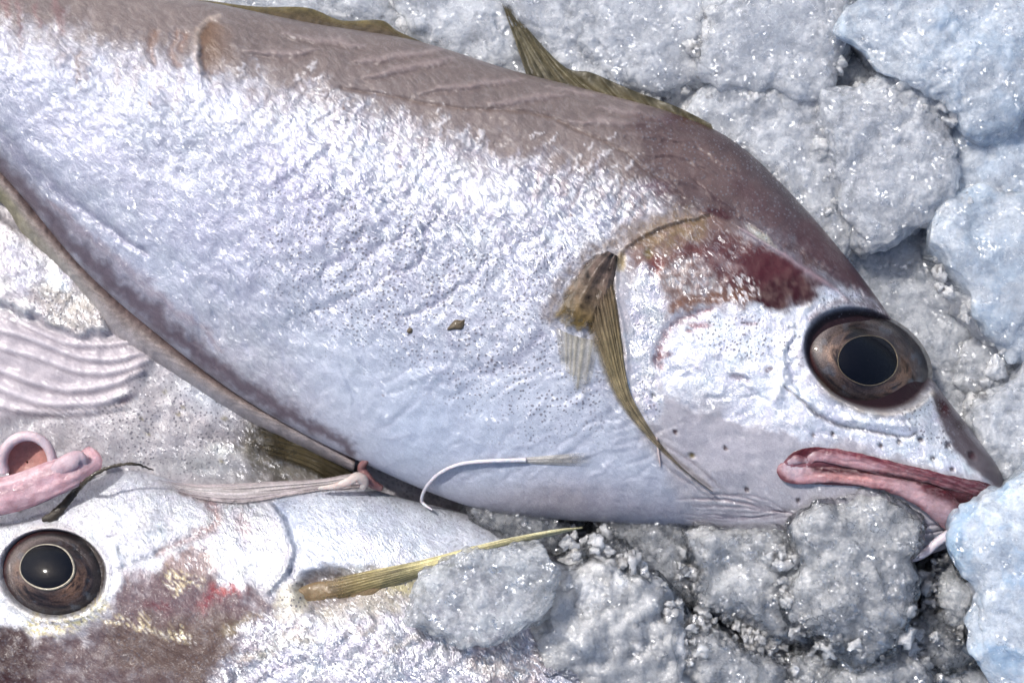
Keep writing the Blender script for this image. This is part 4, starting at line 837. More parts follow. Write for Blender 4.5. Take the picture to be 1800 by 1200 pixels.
# ------------------------------------------------------------------ fins
def fin(name, parent, A, B, za, zb, nu, nv, colf, rays=20, amp=3, thick=2.5, alpha=1.0, seed=0, curl=0.0, mid=None, alphaf=None, body=None, raysv=0):
    """sheet between edge A (base) and edge B (tip); za/zb heights (scalars or lists)"""
    A = crom(np.c_[A, np.broadcast_to(za, len(A))], n=nu); Bc = crom(np.c_[B, np.broadcast_to(zb, len(B))], n=nu)
    v = np.linspace(0, 1, nv)[None, :, None]; G = A[:, None]*(1-v)+Bc[:, None]*v
    u = np.linspace(0, 1, nu)[:, None]; vv = v[0, :, 0][None]
    ray = 0.5+0.5*np.cos(2*math.pi*rays*(u+0.02*np.sin(vv*5+seed)+.012*np.sin(u*37+seed)))+0*vv
    edge = np.sin(math.pi*np.clip(vv, 0, 1))**.3*np.ones_like(u)
    if raysv: ray = .5+.5*np.cos(2*math.pi*raysv*(vv+.03*np.sin(u*9))); amp = 2.2
    z = G[:, :, 2]+amp*(ray-.5)+curl*np.sin(math.pi*vv)
    X, Y = G[:, :, 0].copy(), G[:, :, 1].copy()
    pp = np.stack([X.ravel(), Y.ravel()], 1); z = z+3*fbm(pp/40., 3, seed).reshape(z.shape)
    T = to3(X.ravel(), Y.ravel(), (z+thick*.5*edge).ravel()); Bt = to3(X.ravel(), Y.ravel(), (z-thick*.5*edge).ravel())
    V = np.concatenate([T, Bt]); F = tri(gridF(nu, nv)); n = nu*nv
    rim = []
    idx = lambda i, j: i*nv+j
    loop = [idx(i, 0) for i in range(nu)]+[idx(nu-1, j) for j in range(1, nv)]+[idx(i, nv-1) for i in range(nu-2, -1, -1)]+[idx(0, j) for j in range(nv-2, 0, -1)]
    for a, b in zip(loop, loop[1:]+loop[:1]): rim.append((a, b, b+n)); rim.append((a, b+n, a+n))
    F = np.concatenate([F, F[:, ::-1]+n, np.array(rim)])
    uu = (u+0*vv).ravel(); v2 = (vv+0*u).ravel(); col = colf(uu, v2, pp)
    al = alphaf(uu, v2, pp) if alphaf else np.full(n, alpha)
    return mesh(name, V, F, FIN, parent, {'ray': np.r_[ray.ravel(), ray.ravel()], 'alpha': np.r_[al, al]}, np.clip(np.concatenate([col, col]), 0, 1))
def grad(*stops):
    xs = [s[0] for s in stops]; cs = np.array([s[1] for s in stops])
    return lambda x: np.stack([np.interp(x, xs, cs[:, k]) for k in range(3)], 1)
# spiny front dorsal fin
g = grad((0, K(88, 82, 66)), (.5, K(112, 106, 86)), (1, K(78, 74, 60)))
fin("front_dorsal_fin", fish1, [(1262,250),(1200,225),(1100,195),(1020,165),(960,150),(928,140)], [(1250,218),(1190,188),(1110,158),(1040,128),(985,112),(880,-4)], [160,158,150,140,130,125], [165,160,150,140,130,105], 160, 26,
    lambda u, v, p: g(v)*(1+.5*fbm(p/18., 3, 6))[:, None], rays=11, amp=4, seed=1)
fin("fin_spine", fish1, [(930,142),(958,150),(985,158),(1005,160)], [(878,-6),(880,-4),(884,2),(890,6)], [130,132,134,136], [110,110,110,110], 30, 80,
    lambda u, v, p: g(1-v)*(.9+.5*fbm(p/14., 3, 7))[:, None], rays=3, amp=4, seed=2)
# long rear dorsal fin
fin("rear_dorsal_fin", fish1, [(-100,-30),(150,-15),(300,10),(420,30),(560,50),(680,66),(770,90)], [(-100,-60),(150,-38),(290,-8),(370,2),(450,12),(540,14),(600,36),(670,36),(700,55),(765,84)], [150]*7, [118]*10, 260, 14,
    lambda u, v, p: grad((0, K(84, 72, 62)), (.6, K(92, 80, 58)), (1, K(116, 106, 72)))(v)*(1+.6*fbm(p/15., 3, 8))[:, None], rays=45, amp=3, seed=3)
# anal fin folded along the belly edge
fin("anal_fin", fish1, [(-220,150),(-60,235),(20,318),(80,392),(130,450),(200,520),(270,578),(340,636),(410,684),(480,722),(560,765),(625,805)],
    [(-260,230),(-80,320),(0,355),(40,412),(80,452),(128,500),(172,556),(200,592),(290,648),(365,696),(460,752),(540,790),(622,830)], [122]*12, [92]*13, 300, 24,
    lambda u, v, p: grad((0, K(120, 100, 104)), (.35, K(150, 138, 138)), (.7, K(196, 190, 196)), (1, K(186, 180, 186)))(v)*(1-np.clip(1-p[:, 0]/190., 0, 1)[:, None]*sstep(.3, .75, v)[:, None]*np.array([.35, .35, .62]))*(1+.25*fbm(p/20., 3, 9))[:, None],
    rays=60, amp=1.5, thick=4, seed=4, curl=26)
# pectoral fin: bunched base, long rays hanging to the throat
def zs(b, pts, dz): return [surf(b, x, y)+dz for x, y in pts]
def surf_fin(name, parent, b, A, B, da, db, nu, nv, colf, **kw):
    """fin lying on a body: its sheet follows the surface"""
    rays = kw.get('rays', 12); amp = kw.get('amp', 2.5); thick = kw.get('thick', 2.5); seed = kw.get('seed', 0)
    Ac = crom(np.array(A, float), n=nu); Bc = crom(np.array(B, float), n=nu); bend = kw.get('bend', (0, 0))
    v = np.linspace(0, 1, nv)[None, :, None]; G = Ac[:, None]*(1-v)+Bc[:, None]*v+np.sin(math.pi*v)*np.array(bend)
    u = np.linspace(0, 1, nu)[:, None]; vv = v[0, :, 0][None]
    sel = b.topm & (b.P[:, 0] > G[..., 0].min()-20) & (b.P[:, 0] < G[..., 0].max()+20) & (b.P[:, 1] > G[..., 1].min()-20) & (b.P[:, 1] < G[..., 1].max()+20)
    BP, BZ = b.P[sel], b.V[sel, 2]; q = G.reshape(-1, 2); z = np.zeros(len(q))
    for k in range(0, len(q), 400):
        d = ((q[k:k+400, None]-BP[None])**2).sum(2); z[k:k+400] = BZ[d.argmin(1)]
    z = z.reshape(nu, nv)
    for _ in range(3):
        z[1:-1, 1:-1] = (z[1:-1, 1:-1]*2+z[:-2, 1:-1]+z[2:, 1:-1]+z[1:-1, :-2]+z[1:-1, 2:])/6
    rw = np.cumsum(.4+np.abs(fbm(np.linspace(0, 9, 400)[:, None]*np.ones((1, 2)), 2, seed))); rw = rw/rw[-1]
    q_ = (vv+0*u) if kw.get('along') else (u+0*vv)
    ray = 0.5+0.5*np.cos(2*math.pi*rays*np.interp(q_, np.linspace(0, 1, 400), rw))
    z = z+da*(1-vv)+db*vv+amp*(ray-.5)+kw.get('hump', 0)*np.sin(math.pi*u)*(1-vv)
    edge = (np.sin(math.pi*u)**.3)*np.ones_like(vv)
    if kw.get('along'): edge = (np.sin(math.pi*np.clip(vv, 0, 1))**.4)*np.ones_like(u)
    z = z-kw.get('drop', 6)*(1-edge)+kw.get('lift', 0)*edge
    T = to3(q[:, 0], q[:, 1], (z+thick*.5).ravel()); Bt = to3(q[:, 0], q[:, 1], (z-thick*.5-1).ravel())
    n = nu*nv; F = tri(gridF(nu, nv)); idx = lambda i, j: i*nv+j; rim = []
    loop = [idx(i, 0) for i in range(nu)]+[idx(nu-1, j) for j in range(1, nv)]+[idx(i, nv-1) for i in range(nu-2, -1, -1)]+[idx(0, j) for j in range(nv-2, 0, -1)]
    for a, c in zip(loop, loop[1:]+loop[:1]): rim.append((a, c, c+n)); rim.append((a, c+n, a+n))
    F = np.concatenate([F, F[:, ::-1]+n, np.array(rim)])
    uu = (u+0*vv).ravel(); v2 = (vv+0*u).ravel(); col = colf(uu, v2, q)
    al = kw['alphaf'](uu, v2, q) if 'alphaf' in kw else np.ones(n)
    return mesh(name, np.concatenate([T, Bt]), F, kw.get('mat', FIN), parent, {'ray': np.r_[ray.ravel(), ray.ravel()], 'alpha': np.r_[al, al]}, np.clip(np.concatenate([col, col]), 0, 1))
pg = grad((0, K(110, 96, 88)), (.12, K(128, 112, 92)), (.35, K(146, 134, 106)), (.6, K(168, 158, 136)), (1, K(176, 166, 156)))
surf_fin("pectoral_fin", fish1, b1, [(1020,520),(1030,585),(1050,640),(1072,690),(1098,728),(1132,766),(1175,805),(1215,838),(1250,864)], [(1066,452),(1082,520),(1092,590),(1098,640),(1108,688),(1128,728),(1158,775),(1204,825),(1254,864)], 3, 3, 150, 44,
    lambda u, v, p: pg(u)*(1+.9*fbm(np.stack([u*6, v*9], 1), 3, 12))[:, None], rays=11, amp=3.0, seed=5, along=True, lift=9, alphaf=lambda u, v, p: np.clip(.80-.4*sstep(.5, 1, u), 0, 1)*sstep(0, .35, v+.04*fbm(p/14., 2, 5))*sstep(0, .1, u+.04*fbm(p/14., 2, 6)))
surf_fin("pectoral_fin_base", fish1, b1, [(1066,440),(1035,452),(1003,486),(978,530),(962,568)], [(1086,450),(1082,490),(1070,540),(1050,580),(1028,600)], 2, 2, 90, 60,
    lambda u, v, p: grad((0, K(84, 72, 70)), (.3, K(110, 94, 88)), (.6, K(112, 96, 80)), (.85, K(116, 98, 58)), (1, K(146, 132, 92)))(u)*(1+1.1*fbm(p/16., 4, 13))[:, None], rays=2.4, amp=4, thick=1, drop=14, seed=6, along=True, lift=15,
    alphaf=lambda u, v, p: (1-sstep(.72, .98, u+.10*fbm(p/16., 2, 3)))*sstep(0, .22, v+.05*fbm(p/14., 2, 4)))
surf_fin("fin_membrane", fish1, b1, [(975,575),(1010,590),(1055,600)], [(985,650),(1020,700),(1035,695)], 3, 2, 40, 50,
    lambda u, v, p: np.tile(K(190, 188, 182), (len(p), 1)), rays=7, amp=2, seed=7, alphaf=lambda u, v, p: .6*(1-sstep(.6, 1, v+.2*fbm(p/12., 3, 31)))*np.sin(math.pi*np.clip(u, .02, .98))**.4)
# pelvic fin with its long white filament
surf_fin("pelvic_fin", fish1, b1, [(1050,792),(1054,806),(1048,822)], [(900,806),(899,810),(899,813)], 2, 5, 24, 70, lambda u, v, p: grad((0, K(190, 186, 184)), (.6, K(206, 205, 206)), (1, K(222, 220, 224)))(v), rays=3, amp=.6, thick=2, seed=9, alphaf=lambda u, v, p: sstep(0, .6, v)*.75)
tube_mesh("fin_filament", on(b1, [(925,808,6),(880,809,7),(830,812,8),(800,818,8),(772,832,8),(752,852,8),(742,872,6)]).tolist()+[to3(np.array(744.), np.array(884.), 145.).tolist(), to3(np.array(760.), np.array(896.), 160.).tolist()], [4,3.6,3.4,3.2,3.2,3.2,3,3,1.5], FLESH, fish1, lipcol(K(222,220,228), K(190,184,192)), n=140, m=8)
tube_mesh("fin_ray", on(b1, [(1093,648,5),(1094,668,6),(1094,692,6)]), [1.2,1.8,1], FLESH, fish1, lipcol(K(222,200,196), K(200,180,180)), n=24, m=8)
tube_mesh("fin_ray", on(b1, [(1154,768,5),(1157,792,6),(1161,820,4)]), [1.2,1.8,.8], FLESH, fish1, lipcol(K(222,200,196), K(200,180,180)), n=24, m=8)
# vent tissue where belly and anal fin meet
tube_mesh("vent", on(b1, [(648,805,-12)])[0:1].tolist()+[to3(np.array(636.), np.array(822.), 150.).tolist(), to3(np.array(650.), np.array(846.), 150.).tolist(), to3(np.array(670.), np.array(858.), 140.).tolist()], [5,8,9,6], FLESH, fish1, lipcol(K(140,104,104), K(78,24,22)), n=50, m=16)
# tail beyond the frame
fin("tail_fin", fish1, [(-560,-72),(-570,-48),(-576,-24)], [(-760,-200),(-700,-60),(-770,90)], [125]*3, [70]*3, 80, 40, lambda u, v, p: np.tile(K(120, 108, 92), (len(p), 1)), rays=24, amp=3, seed=11)

# ------------------------------------------------------------------ second fish, lower left
ST2 = [(-420,985,-420,1120, 120,15,10), (-330,960,-380,1260, 118,60,50), (-180,930,-260,1460, 112,110,70), (0,896,-60,1640, 108,145,80), (100,868,60,1700, 106,152,80), (220,826,200,1740, 104,160,80), (340,852,340,1760, 104,164,80),
 (470,862,500,1780, 104,168,80), (600,850,660,1790, 106,172,80), (720,878,820,1790, 106,172,80), (850,912,1000,1780, 104,168,80), (960,962,1180,1760, 98,160,80), (1060,1040,1360,1720, 90,150,80), (1180,1160,1560,1660, 85,130,70), (1400,1320,1800,1640, 80,90,50), (1650,1480,1900,1620, 75,30,20)]
b2 = loft(ST2, 430, 260, even=.25); b2.topm = b2.top > 0.001
c2 = Canvas(b2.P, K(194, 196, 204)); P = c2.P
c2.at('silver', 0.4); c2.at('dots', 0.4); c2.at('streak', 0.5); c2.at('rough', 0.6)
m = c2.poly([(-200,1060),(100,1110),(190,1060),(260,1000),(350,1000),(480,1050),(520,1100),(420,1160),(380,1260),(-300,1400)], 34, 44)
c2.paint(m*np.clip(1.0+.35*fbm(P/22., 4, 95), 0, 1), K(92, 72, 74), .97); c2.set('silver', m, .05); c2.set('dots', m, .45)
m = c2.poly([(-100,1060),(40,1100),(60,1200),(-100,1260)], 22, 14); c2.paint(m, K(52, 26, 28), .85)
m = c2.poly([(200,1040),(300,1010),(420,1030),(470,1070),(380,1090),(240,1090)], 26, 26); c2.paint(m, K(116, 94, 100), .6)
m = c2.poly([(200,1100),(420,1080),(480,1130),(380,1200),(220,1180)], 26, 26); c2.paint(m, K(98, 80, 66), .55)
# white cheek and opercle
m = c2.poly([(-60,905),(60,900),(150,850),(260,838),(330,860),(370,900),(362,940),(300,975),(270,1000),(215,1010),(190,1060),(100,1110),(40,1105),(-60,1060)], 9, 12)
c2.paint(m, K(216, 219, 226), .92); c2.set('silver', m, .65); c2.set('rough', m, 1); c2.set('streak', m, .25); c2.set('dots', m, .35)
m = c2.poly([(50,1085),(120,1075),(175,1040),(185,1065),(130,1105),(60,1115)], 9, 14); m = m*sstep(-.2, .15, fbm(P/5., 3, 98)); c2.paint(m, K(200, 188, 126), .85); c2.set('dots', m, 1)
m = c2.poly([(370,870),(440,880),(490,920),(508,970),(490,1010),(465,1035),(440,1010),(420,1040),(380,1010),(360,960)], 9, 14); c2.paint(m, K(218, 218, 222), .85); c2.set('silver', m, .9); c2.set('dots', m, .3)
m = c2.line([(320,862),(350,872),(378,900),(372,925),(330,945),(300,960),(275,975)], 10, 10, (.5, .4)); c2.paint(m, K(158, 128, 126), .85); c2.Z -= 5*m
m = c2.poly([(290,985),(350,960),(380,975),(360,1010),(300,1010)], 10, 18); c2.paint(m, K(152, 126, 120), .8)
m = c2.blob(425, 925, 24, 14, 70, .5, 14); c2.paint(m, K(170, 146, 148), .7)
for (x, y, rx, ry, r, c, a) in [(375,1050,26,14,-30,(150,30,52),.9),(398,1035,18,9,10,(196,70,66),.85),(277,1063,18,9,-10,(118,32,48),.85),(415,1040,12,5,10,(180,40,50),.6),(250,1010,26,12,20,(160,132,140),.6)]:
    m = c2.blob(x, y, rx, ry, r, .9, 18)*np.clip(.7+.9*fbm(P/8., 3, 96), 0, 1); c2.paint(m, K(*c)*.8, a)
for (x, y, rx, ry, r) in [(318,1120,18,8,8),(212,1090,24,5,8),(255,1094,10,6,0),(300,1110,30,4,10),(322,1018,22,8,15),(310,1028,12,6,20)]:
    m = c2.blob(x, y, rx*1.2, ry*1.3, r, .8, 20)*sstep(-.12, .18, fbm(P/6., 3, 97)); c2.paint(m, K(222, 208, 164), .85); c2.set('dots', m, 1); c2.set('silver', m, .8)
# opercle rim and body behind it
m = c2.line([(470,885),(495,915),(510,965),(500,1005),(468,1038)], 7, 3, (.5, .5), side=-1); c2.Z += 12*m
m = c2.line([(482,885),(505,915),(521,965),(510,1010)], 7, 3, (.5, .5)); c2.paint(m, K(122, 132, 152), .75); c2.Z -= 8*m
m = c2.poly([(480,880),(520,870),(540,900),(520,960)], 12, 6); c2.paint(m, K(150, 168, 196), .5)
m = c2.poly([(520,880),(620,858),(800,900),(900,960),(800,980),(650,1000),(530,1010)], 20, 16); c2.paint(m, K(206, 214, 226), .8); c2.set('dots', m, .4); c2.set('silver', m, .35)
m = c2.gauss(660, 965, 90, 25, 5); c2.paint(m, K(240, 242, 248), .7); c2.set('silver', m, 1)
m = c2.poly([(520,1030),(600,1000),(700,1010),(760,1040),(680,1080),(560,1090)], 12, 12); c2.paint(m, K(150, 134, 92), .6); c2.Z -= 8*m
m = c2.poly([(535,1010),(600,1005),(620,1040),(570,1070),(530,1060)], 12, 8); c2.paint(m, K(92, 74, 70), .75); c2.Z -= 14*m
m = c2.poly([(480,1060),(520,1020),(540,1070),(520,1100),(490,1090)], 8, 10); c2.paint(m, K(214, 206, 180), .7); c2.set('dots', m, 1)
m = c2.blob(715, 1025, 36, 20, -15, .4, 10); c2.paint(m, K(208, 200, 150), .7); c2.set('dots', m, 1)
m = c2.poly([(440,1090),(600,1090),(760,1060),(950,1100),(960,1300),(400,1300)], 24, 26); c2.paint(m, K(180, 180, 192), .6); c2.set('silver', m, .95); c2.set('dots', m, .6); c2.set('streak', m, .55)
m = c2.poly([(820,1130),(900,1110),(960,1160),(940,1230),(850,1200)], 14, 20); c2.paint(m, K(160, 146, 138), .6)
for (x, y) in [(420,1100),(520,1120),(640,1110),(450,1150),(700,1130),(820,1130)]:
    m = c2.blob(x, y, 34, 10, rng.uniform(-40, 0), .7, 22); c2.paint(m, K(156, 142, 104), .5)
for k in range(70):
    x, y = rng.uniform(390, 960), rng.uniform(1070, 1230); a = math.radians(rng.uniform(-55, -25)); L = rng.uniform(15, 50)
    m = c2.line([(x, y), (x+L*math.cos(a), y+L*math.sin(a))], rng.uniform(2.5, 5), 12, (.3, .3)); c2.Z += rng.choice([-2.5, 2.5])*m; c2.paint(m, K(226, 226, 232) if rng.random() < .5 else K(140, 136, 146), .35)
for k in range(40):
    x, y = rng.uniform(180, 350), rng.uniform(870, 980); a = math.radians(rng.uniform(-45, 0)); L = rng.uniform(12, 40)
    m = c2.line([(x, y), (x+L*math.cos(a), y+L*math.sin(a))], rng.uniform(2, 4), 8, (.3, .3)); c2.Z += rng.choice([-2.5, 2])*m; c2.paint(m, K(186, 184, 190), .3)
m = c2.line([(-40,925),(20,922),(70,908),(100,912)], 3, 3); c2.paint(m, K(130, 126, 130), .6); c2.Z -= 5*m
m = c2.blob(36, 897, 5, 4, 0, .4); c2.paint(m, K(92, 70, 76), .85); c2.Z -= 3*m
m = c2.line([(200,960),(205,990),(212,1020),(190,1050)], 5, 10); c2.Z += 4*m; c2.paint(m, K(250, 250, 252, 1.0), .6)
m = c2.line([(212,962),(222,985),(214,1000),(240,985),(280,975)], 3, 8); c2.Z -= 4*m; c2.paint(m, K(150, 150, 160), .5)
c2.Z += 5*fbm(P/120., 3, 41)+1.8*fbm(P/24., 3, 42)
EX2, EY2, EA2, EB2, ER2 = 92, 1008, 92, 76, 8
sock2 = c2.blob(EX2, EY2, EA2, EB2, ER2, .06); c2.Z = c2.Z*(1-sock2)-26*sock2; c2.paint(sock2, K(52, 44, 42)); c2.set('silver', sock2, 0)
m = np.clip(c2.blob(EX2, EY2, EA2+10, EB2+10, ER2, .1)-c2.blob(EX2, EY2, EA2+1, EB2+1, ER2, .05), 0, 1); c2.Z += 4*m; c2.paint(m, K(200, 186, 168), .4)
b2.V[:, 2] += c2.Z*b2.top
fish2 = thing("fish", "fish lying belly up with white cheek and blood spots in the lower left corner", "fish", (-700, -600, 0))
mesh("body", b2.V, b2.F, SKIN2, fish2, c2.A, np.clip(c2.C, 0, 1))
eye(fish2, b2, EX2+3, EY2, EA2+5, EB2+4, ER2, 46, 38, -16, 320, -12, -12, 1.0, 1.8, K(158, 152, 138))
# throat membrane of the second fish along its upper edge
def zlist(b, pts): return [surf(b, x, y) for x, y in pts]
surf_fin("gill_membrane", fish2, b2, [(250,838),(330,850),(400,850),(480,846),(560,842),(620,832),(640,838)], [(280,856),(350,880),(420,890),(480,882),(560,866),(620,862),(642,860)], 4, 2, 160, 40,
    lambda u, v, p: grad((0, K(196, 186, 194)), (.3, K(222, 218, 224)), (.7, K(204, 196, 204)), (1, K(214, 206, 206)))(v)*(1+.3*fbm(np.stack([u*3, v*8], 1), 3, 19))[:, None], rays=5, amp=6, seed=12, along=True, lift=6, drop=8, thick=1.5, alphaf=lambda u, v, p: sstep(0, .3, u)*sstep(0, .35, 1-v+.15*fbm(p/14., 2, 34)))
tube_mesh("membrane_fold", to3(np.array([560,590,612,628,640,636.]), np.array([858,854,846,838,846,858.]), np.array([165,172,176,174,168,160.])), [3,6,8,9,9,6], FLESH, fish2, lipcol(K(206,196,190), K(150,132,128)), n=60, m=16, flat=.6)
# curled pink lips in the left corner
tube_mesh("upper_lip", to3(np.array([-90,-20,40,90,130,158,150.]), np.array([905,878,862,842,826,812,790.]), np.array([180,190,196,198,196,180,160.])), [30,32,32,31,28,22,10], FLESH, fish2, lambda t, an, V: np.clip(lipcol(K(204,172,180), K(150,96,104))(t, an, V)*(1+.35*fbm(np.stack([t*5, an*2.5], 1), 3, 35))[:, None], 0, 1), n=140, m=40, flat=.42, disp=lambda V, t, an: np.stack([0*t, 0*t, 3.5*fbm(np.stack([t*4, an*3], 1), 3, 36)], 1))
a = np.linspace(-.4, 3.7, 14)
tube_mesh("lip_curl", to3(48-44*np.cos(a), 812-46*np.sin(a), 190+12*np.sin(a)), np.linspace(10, 8, 14), FLESH, fish2, lipcol(K(216,200,206), K(170,136,144)), n=90, m=18, flat=1.2)
O = np.array([(48+38*math.cos(t), 812+40*math.sin(t)) for t in np.linspace(0, 2*math.pi, 60, endpoint=False)]); rr = np.linspace(0, 1, 12)
VV = np.concatenate([to3(48+(O[:, 0]-48)*r, 812+(O[:, 1]-812)*r, np.full(60, 168+16*r*r)) for r in rr])
mesh("mouth_lining", VV, tri(gridF(12, 60, True))[:, ::-1], FLESH, fish2, None, np.clip(np.tile(K(186, 136, 128), (len(VV), 1))*(1+.25*fbm(VV/18., 3, 6))[:, None], 0, 1))
tube_mesh("lip_fold", to3(np.array([78,100,122,140,150.]), np.array([850,826,812,806,822.]), np.array([196,204,206,200,190.])), [6,13,16,13,5], FLESH, fish2, lipcol(K(210,190,198), K(164,126,136)), n=50, m=20, flat=.6)
# pectoral fin of the second fish: yellow, crossing to the dark hole
yc = grad((0, K(110, 92, 80)), (.2, K(170, 156, 112)), (.4, K(226, 218, 172)), (1, K(242, 238, 206)))
z0 = surf(b2, 560, 1040)
fin("pectoral_fin", fish2, [(548,1022),(600,1012),(660,1000),(740,984),(830,960),(900,944),(975,930),(1024,926)], [(550,1062),(600,1060),(660,1040),(740,1012),(805,992),(870,964),(935,949),(1024,928)], [z0+12, z0+22, z0+26, z0+28, 238, 238, 232, 222], [z0-4, z0+4, z0+8, z0+12, 226, 230, 226, 220], 170, 30,
    lambda u, v, p: yc(u)*(1+.8*fbm(np.stack([u*5, v*8], 1), 3, 14))[:, None], rays=0, amp=0, thick=5, seed=15, curl=8, raysv=9, alphaf=lambda u, v, p: sstep(.0, .2, u+.05*fbm(p/12., 2, 37)))
tube_mesh("fin_base", np.array([to3(np.array(float(x)), np.array(float(y)), surf(b2, x, y)+dz) for x, y, dz in [(520,1048,-16),(556,1044,-6),(600,1042,-3),(650,1034,-4),(710,1018,-10)]]), [12,22,22,18,8], FLESH, fish2, lipcol(K(140,122,92), K(74,60,54)), n=60, m=16, flat=.5)
# ------------------------------------------------------------------ third fish, underneath
ST3 = [(-420,330,-420,700, 20,30,30), (-250,260,-250,900, 20,70,40), (0,300,0,1000, 20,84,40), (200,400,180,1050, 20,88,40), (400,520,380,1050, 18,80,40), (600,660,600,1040, 12,60,30), (760,780,760,980, 5,30,20), (860,860,860,920, 0,10,5)]
b3 = loft(ST3, 320, 180, 12); b3.topm = b3.top > 0.001
c3 = Canvas(b3.P, K(184, 180, 184)); P = c3.P
c3.at('silver', 0.25); c3.at('dots', 0.5); c3.at('streak', 0.2); c3.at('rough', 0.6)
m = c3.poly([(-100,330),(60,420),(150,500),(190,570),(150,590),(60,560),(-20,530),(-100,500)], 9, 10); c3.paint(m, K(188, 186, 190), .8); c3.Z += 20*m; c3.set('silver', m, .6)
m = c3.poly([(20,430),(70,460),(80,520),(30,500)], 16, 20); c3.paint(m, K(150, 152, 172), .6)
m = c3.poly([(60,500),(130,500),(180,560),(140,580),(80,550)], 14, 14); c3.paint(m, K(158, 148, 130), .5); c3.set('dots', m, 1)
m = c3.poly([(85,490),(110,475),(130,500),(115,515)], 6, 6); c3.paint(m, K(236, 244, 252), .9); c3.set('silver', m, 1); c3.set('dots', m, 0)
m = c3.poly([(-60,560),(60,575),(200,600),(262,625),(230,690),(150,712),(40,730),(-80,740)], 14, 6); c3.paint(m, K(192, 184, 190), .85); c3.set('dots', m, 0); c3.set('rough', m, .2); c3.set('silver', m, .05); c3.Z += 8*m
for q, w, c in [([(-40,535),(40,565),(110,598),(180,604),(236,598)], 9, 0), ([(-30,570),(50,590),(130,622),(200,630),(250,618)], 10, 1), ([(-30,600),(60,622),(140,650),(210,650),(262,630)], 11, 0),
                ([(-40,630),(40,662),(120,682),(200,672),(250,650)], 12, 1), ([(-40,650),(30,690),(110,708),(180,704),(230,690)], 14, 0), ([(-40,700),(60,722),(150,722),(220,712)], 9, 1)]:
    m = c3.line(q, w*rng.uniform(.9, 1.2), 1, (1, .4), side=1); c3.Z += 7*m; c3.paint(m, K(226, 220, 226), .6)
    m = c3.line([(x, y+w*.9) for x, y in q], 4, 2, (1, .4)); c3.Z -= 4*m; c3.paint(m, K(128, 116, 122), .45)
m = c3.blob(215, 692, 20, 5, -18, .3); c3.paint(m, K(248, 246, 246, 1.0), .95); c3.Z += 6*m
m = c3.blob(222, 702, 16, 5, -35, .5); c3.paint(m, K(150, 84, 92), .6)
m = c3.blob(395, 755, 36, 16, -15, .6, 14); c3.paint(m, K(72, 66, 76), .8)
m = c3.poly([(280,660),(420,730),(400,800),(300,830),(200,800),(180,730)], 24, 20); c3.paint(m, K(178, 174, 176), .6); c3.set('dots', m, 1)
m = c3.gauss(360, 700, 60, 25, 30); c3.paint(m, K(196, 204, 216), .7)
m = c3.gauss(380, 820, 110, 26, 5); c3.paint(m, K(156, 160, 162), .7)
m = c3.gauss(390, 790, 30, 8); c3.paint(m, K(226, 232, 226), .6); c3.set('silver', m, 1)
m = c3.poly([(420,735),(520,760),(640,830),(600,860),(440,840)], 26, 24); c3.paint(m, K(74, 68, 50), .85); c3.set('dots', m, 0)
for k in range(8):
    m = c3.blob(rng.uniform(220, 420), rng.uniform(680, 830), 5, 3, 0, .4, 3); c3.paint(m, K(120, 110, 60), .7)
c3.Z += 5*fbm(P/90., 3, 61)+2.5*fbm(P/26., 3, 62)
b3.V[:, 2] += c3.Z*b3.top
fish3 = thing("fish", "half hidden grey fish with ribbed gill membrane under the two other fish", "fish", (-700, 0, -20))
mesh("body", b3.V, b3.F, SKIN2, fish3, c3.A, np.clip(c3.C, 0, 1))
surf_fin("pectoral_fin", fish3, b3, [(425,740),(430,770),(435,800)], [(600,800),(620,830),(590,860)], 14, 18, 60, 70, lambda u, v, p: grad((0, K(66, 60, 48)), (.5, K(84, 76, 56)), (1, K(56, 52, 42)))(v), rays=7, amp=3, seed=18, bend=(10, -8), alphaf=lambda u, v, p: sstep(.0, .45, v+.25*fbm(p/22., 3, 32))*sstep(0, .25, u+.2*fbm(p/18., 3, 33))*sstep(0, .2, 1-u))

# ------------------------------------------------------------------ grit that welds the lumps together
tp1 = b1.P[b1.topm][::7]; tp2 = b2.P[b2.topm][::5]; G = []
for k, (lab, out, zt, zb, mat, gr, cell, sub, bd) in enumerate(CH):
    if k in (0, 6): continue
    cen = np.asarray(out, float).mean(0); O = crom(out, n=46, closed=True); O = cen+(O-cen)*1.06
    for q in O:
        for _ in range(2 if k < 13 else 1):
            p = q+rng.normal(0, 12, 2)
            if not (-30 < p[0] < 1830 and -30 < p[1] < 1230): continue
            if min(((tp1-p)**2).sum(1).min(), ((tp2-p)**2).sum(1).min()) < 144: continue
            G.append(to3(np.array(p[0]), np.array(p[1]), zt-rng.uniform(24, 44)))
g_ = bead_mesh("ice_grit", np.array(G), (5, 16), None, None, ICE_DARK[0], .8)
tag(g_, "crushed ice grit packed between the larger lumps", "ice", kind='stuff')

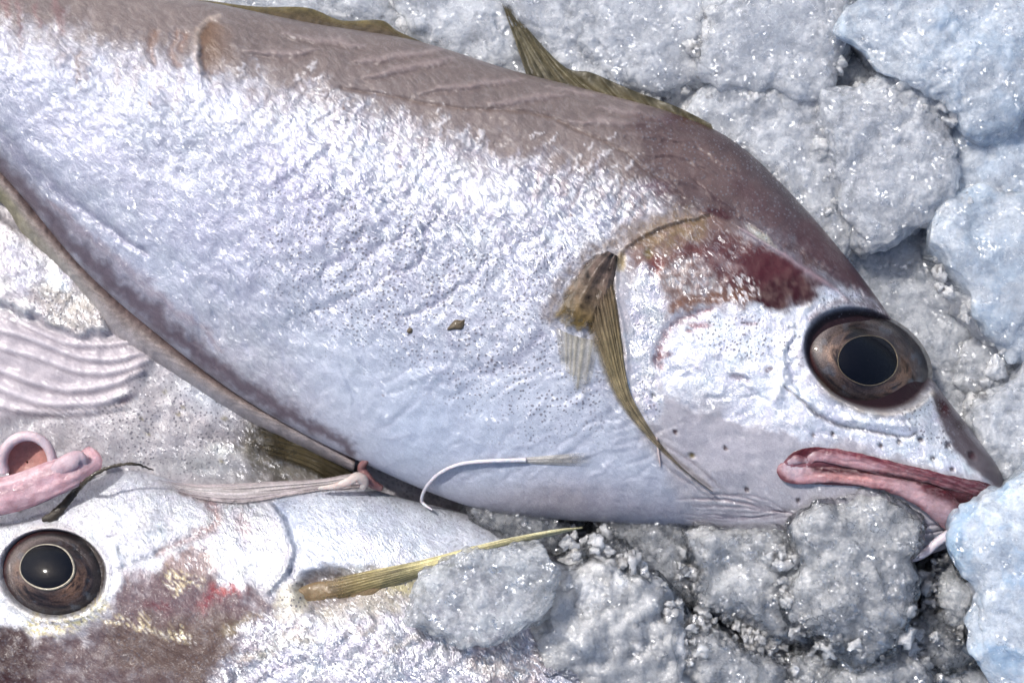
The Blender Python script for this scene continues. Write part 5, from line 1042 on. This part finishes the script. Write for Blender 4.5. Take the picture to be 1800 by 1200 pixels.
# ------------------------------------------------------------------ small loose things
BROWN_M = flat_material("dark_brown_weed", (0.035, 0.026, 0.015), .45, .5, .5)
def zat(x, y): return surf(b2, x, y)
wp = [(74,913),(92,907),(108,892),(130,866),(150,846),(172,830),(200,819),(235,815),(270,826)]
wz = [zat(74,913)+6, zat(92,907)+7, zat(108,892)+12, zat(130,868)+22, 215, 222, 224, 220, 196]
w = tube_mesh("weed_strand", np.array([to3(np.array(float(x)), np.array(float(y)), z) for (x, y), z in zip(wp, wz)]), [4,8.5,7.5,6,4.5,3.5,3,2.2,1.2], BROWN_M, None, n=150, m=12, flat=.5,
    disp=lambda V, t, an: np.stack([1.6*fbm(V/7., 3, 2), 1.6*fbm(V/7., 3, 3), 0*t], 1), org=to3(np.array(74.), np.array(913.), wz[0]))
tag(w, "thin dark brown weed strand lying over the jaw of the lower fish", "weed")
def fleck(x, y, pts, lab):
    zc = surf(b1, x, y); O = crom([(x+a, y+b) for a, b in pts], n=40, closed=True)
    T = to3(O[:, 0], O[:, 1], np.full(40, zc+1.0)); c = to3(np.array(float(x)), np.array(float(y)), zc+4.5)
    M = T*.5+c*.5; M[:, 2] = zc+4.2; Bt = T.copy(); Bt[:, 2] = zc-3
    V = np.concatenate([Bt, T, M, c[None]]); F = []
    for k in range(40):
        j = (k+1) % 40
        for a_, b_ in ((0, 40), (40, 80)): F += [(a_+k, b_+j, a_+j), (a_+k, b_+k, b_+j)]
        F.append((80+k, 120, 80+j))
    o = mesh("brown_fleck", V, np.array(F), BROWN_F, None, org=c); tag(o, lab, "fleck"); return o
BROWN_F = flat_material("brown_fleck", (0.10, 0.075, 0.045), .5, .4, .4)
fleck(803, 571, [(-17,9),(-10,-2),(-2,-9),(8,-8),(16,-11),(13,2),(8,8),(-4,8)], "larger of two brown flecks of dirt stuck to the silver flank")
fleck(720, 581, [(-5,1),(-1,-5),(5,-3),(4,4),(-2,5)], "tiny dark fleck left of the larger dirt fleck on the flank")
ib = bead_mesh("ice_crumbs", np.array([to3(np.array(x+rng.uniform(-16, 16)), np.array(y+rng.uniform(-9, 9)), z+rng.uniform(-6, 10)) for x, y, z in [(1738, 852, 178)]*26]), (2.5, 6))
tag(ib, "tiny ice crumbs sticking to the tip of the upper fish's snout", "ice", kind='stuff')
print("verts", sum(len(o.data.vertices) for o in scene.objects if o.type == 'MESH'), "tris", sum(len(o.data.loops)-2*len(o.data.polygons) for o in scene.objects if o.type == 'MESH'))
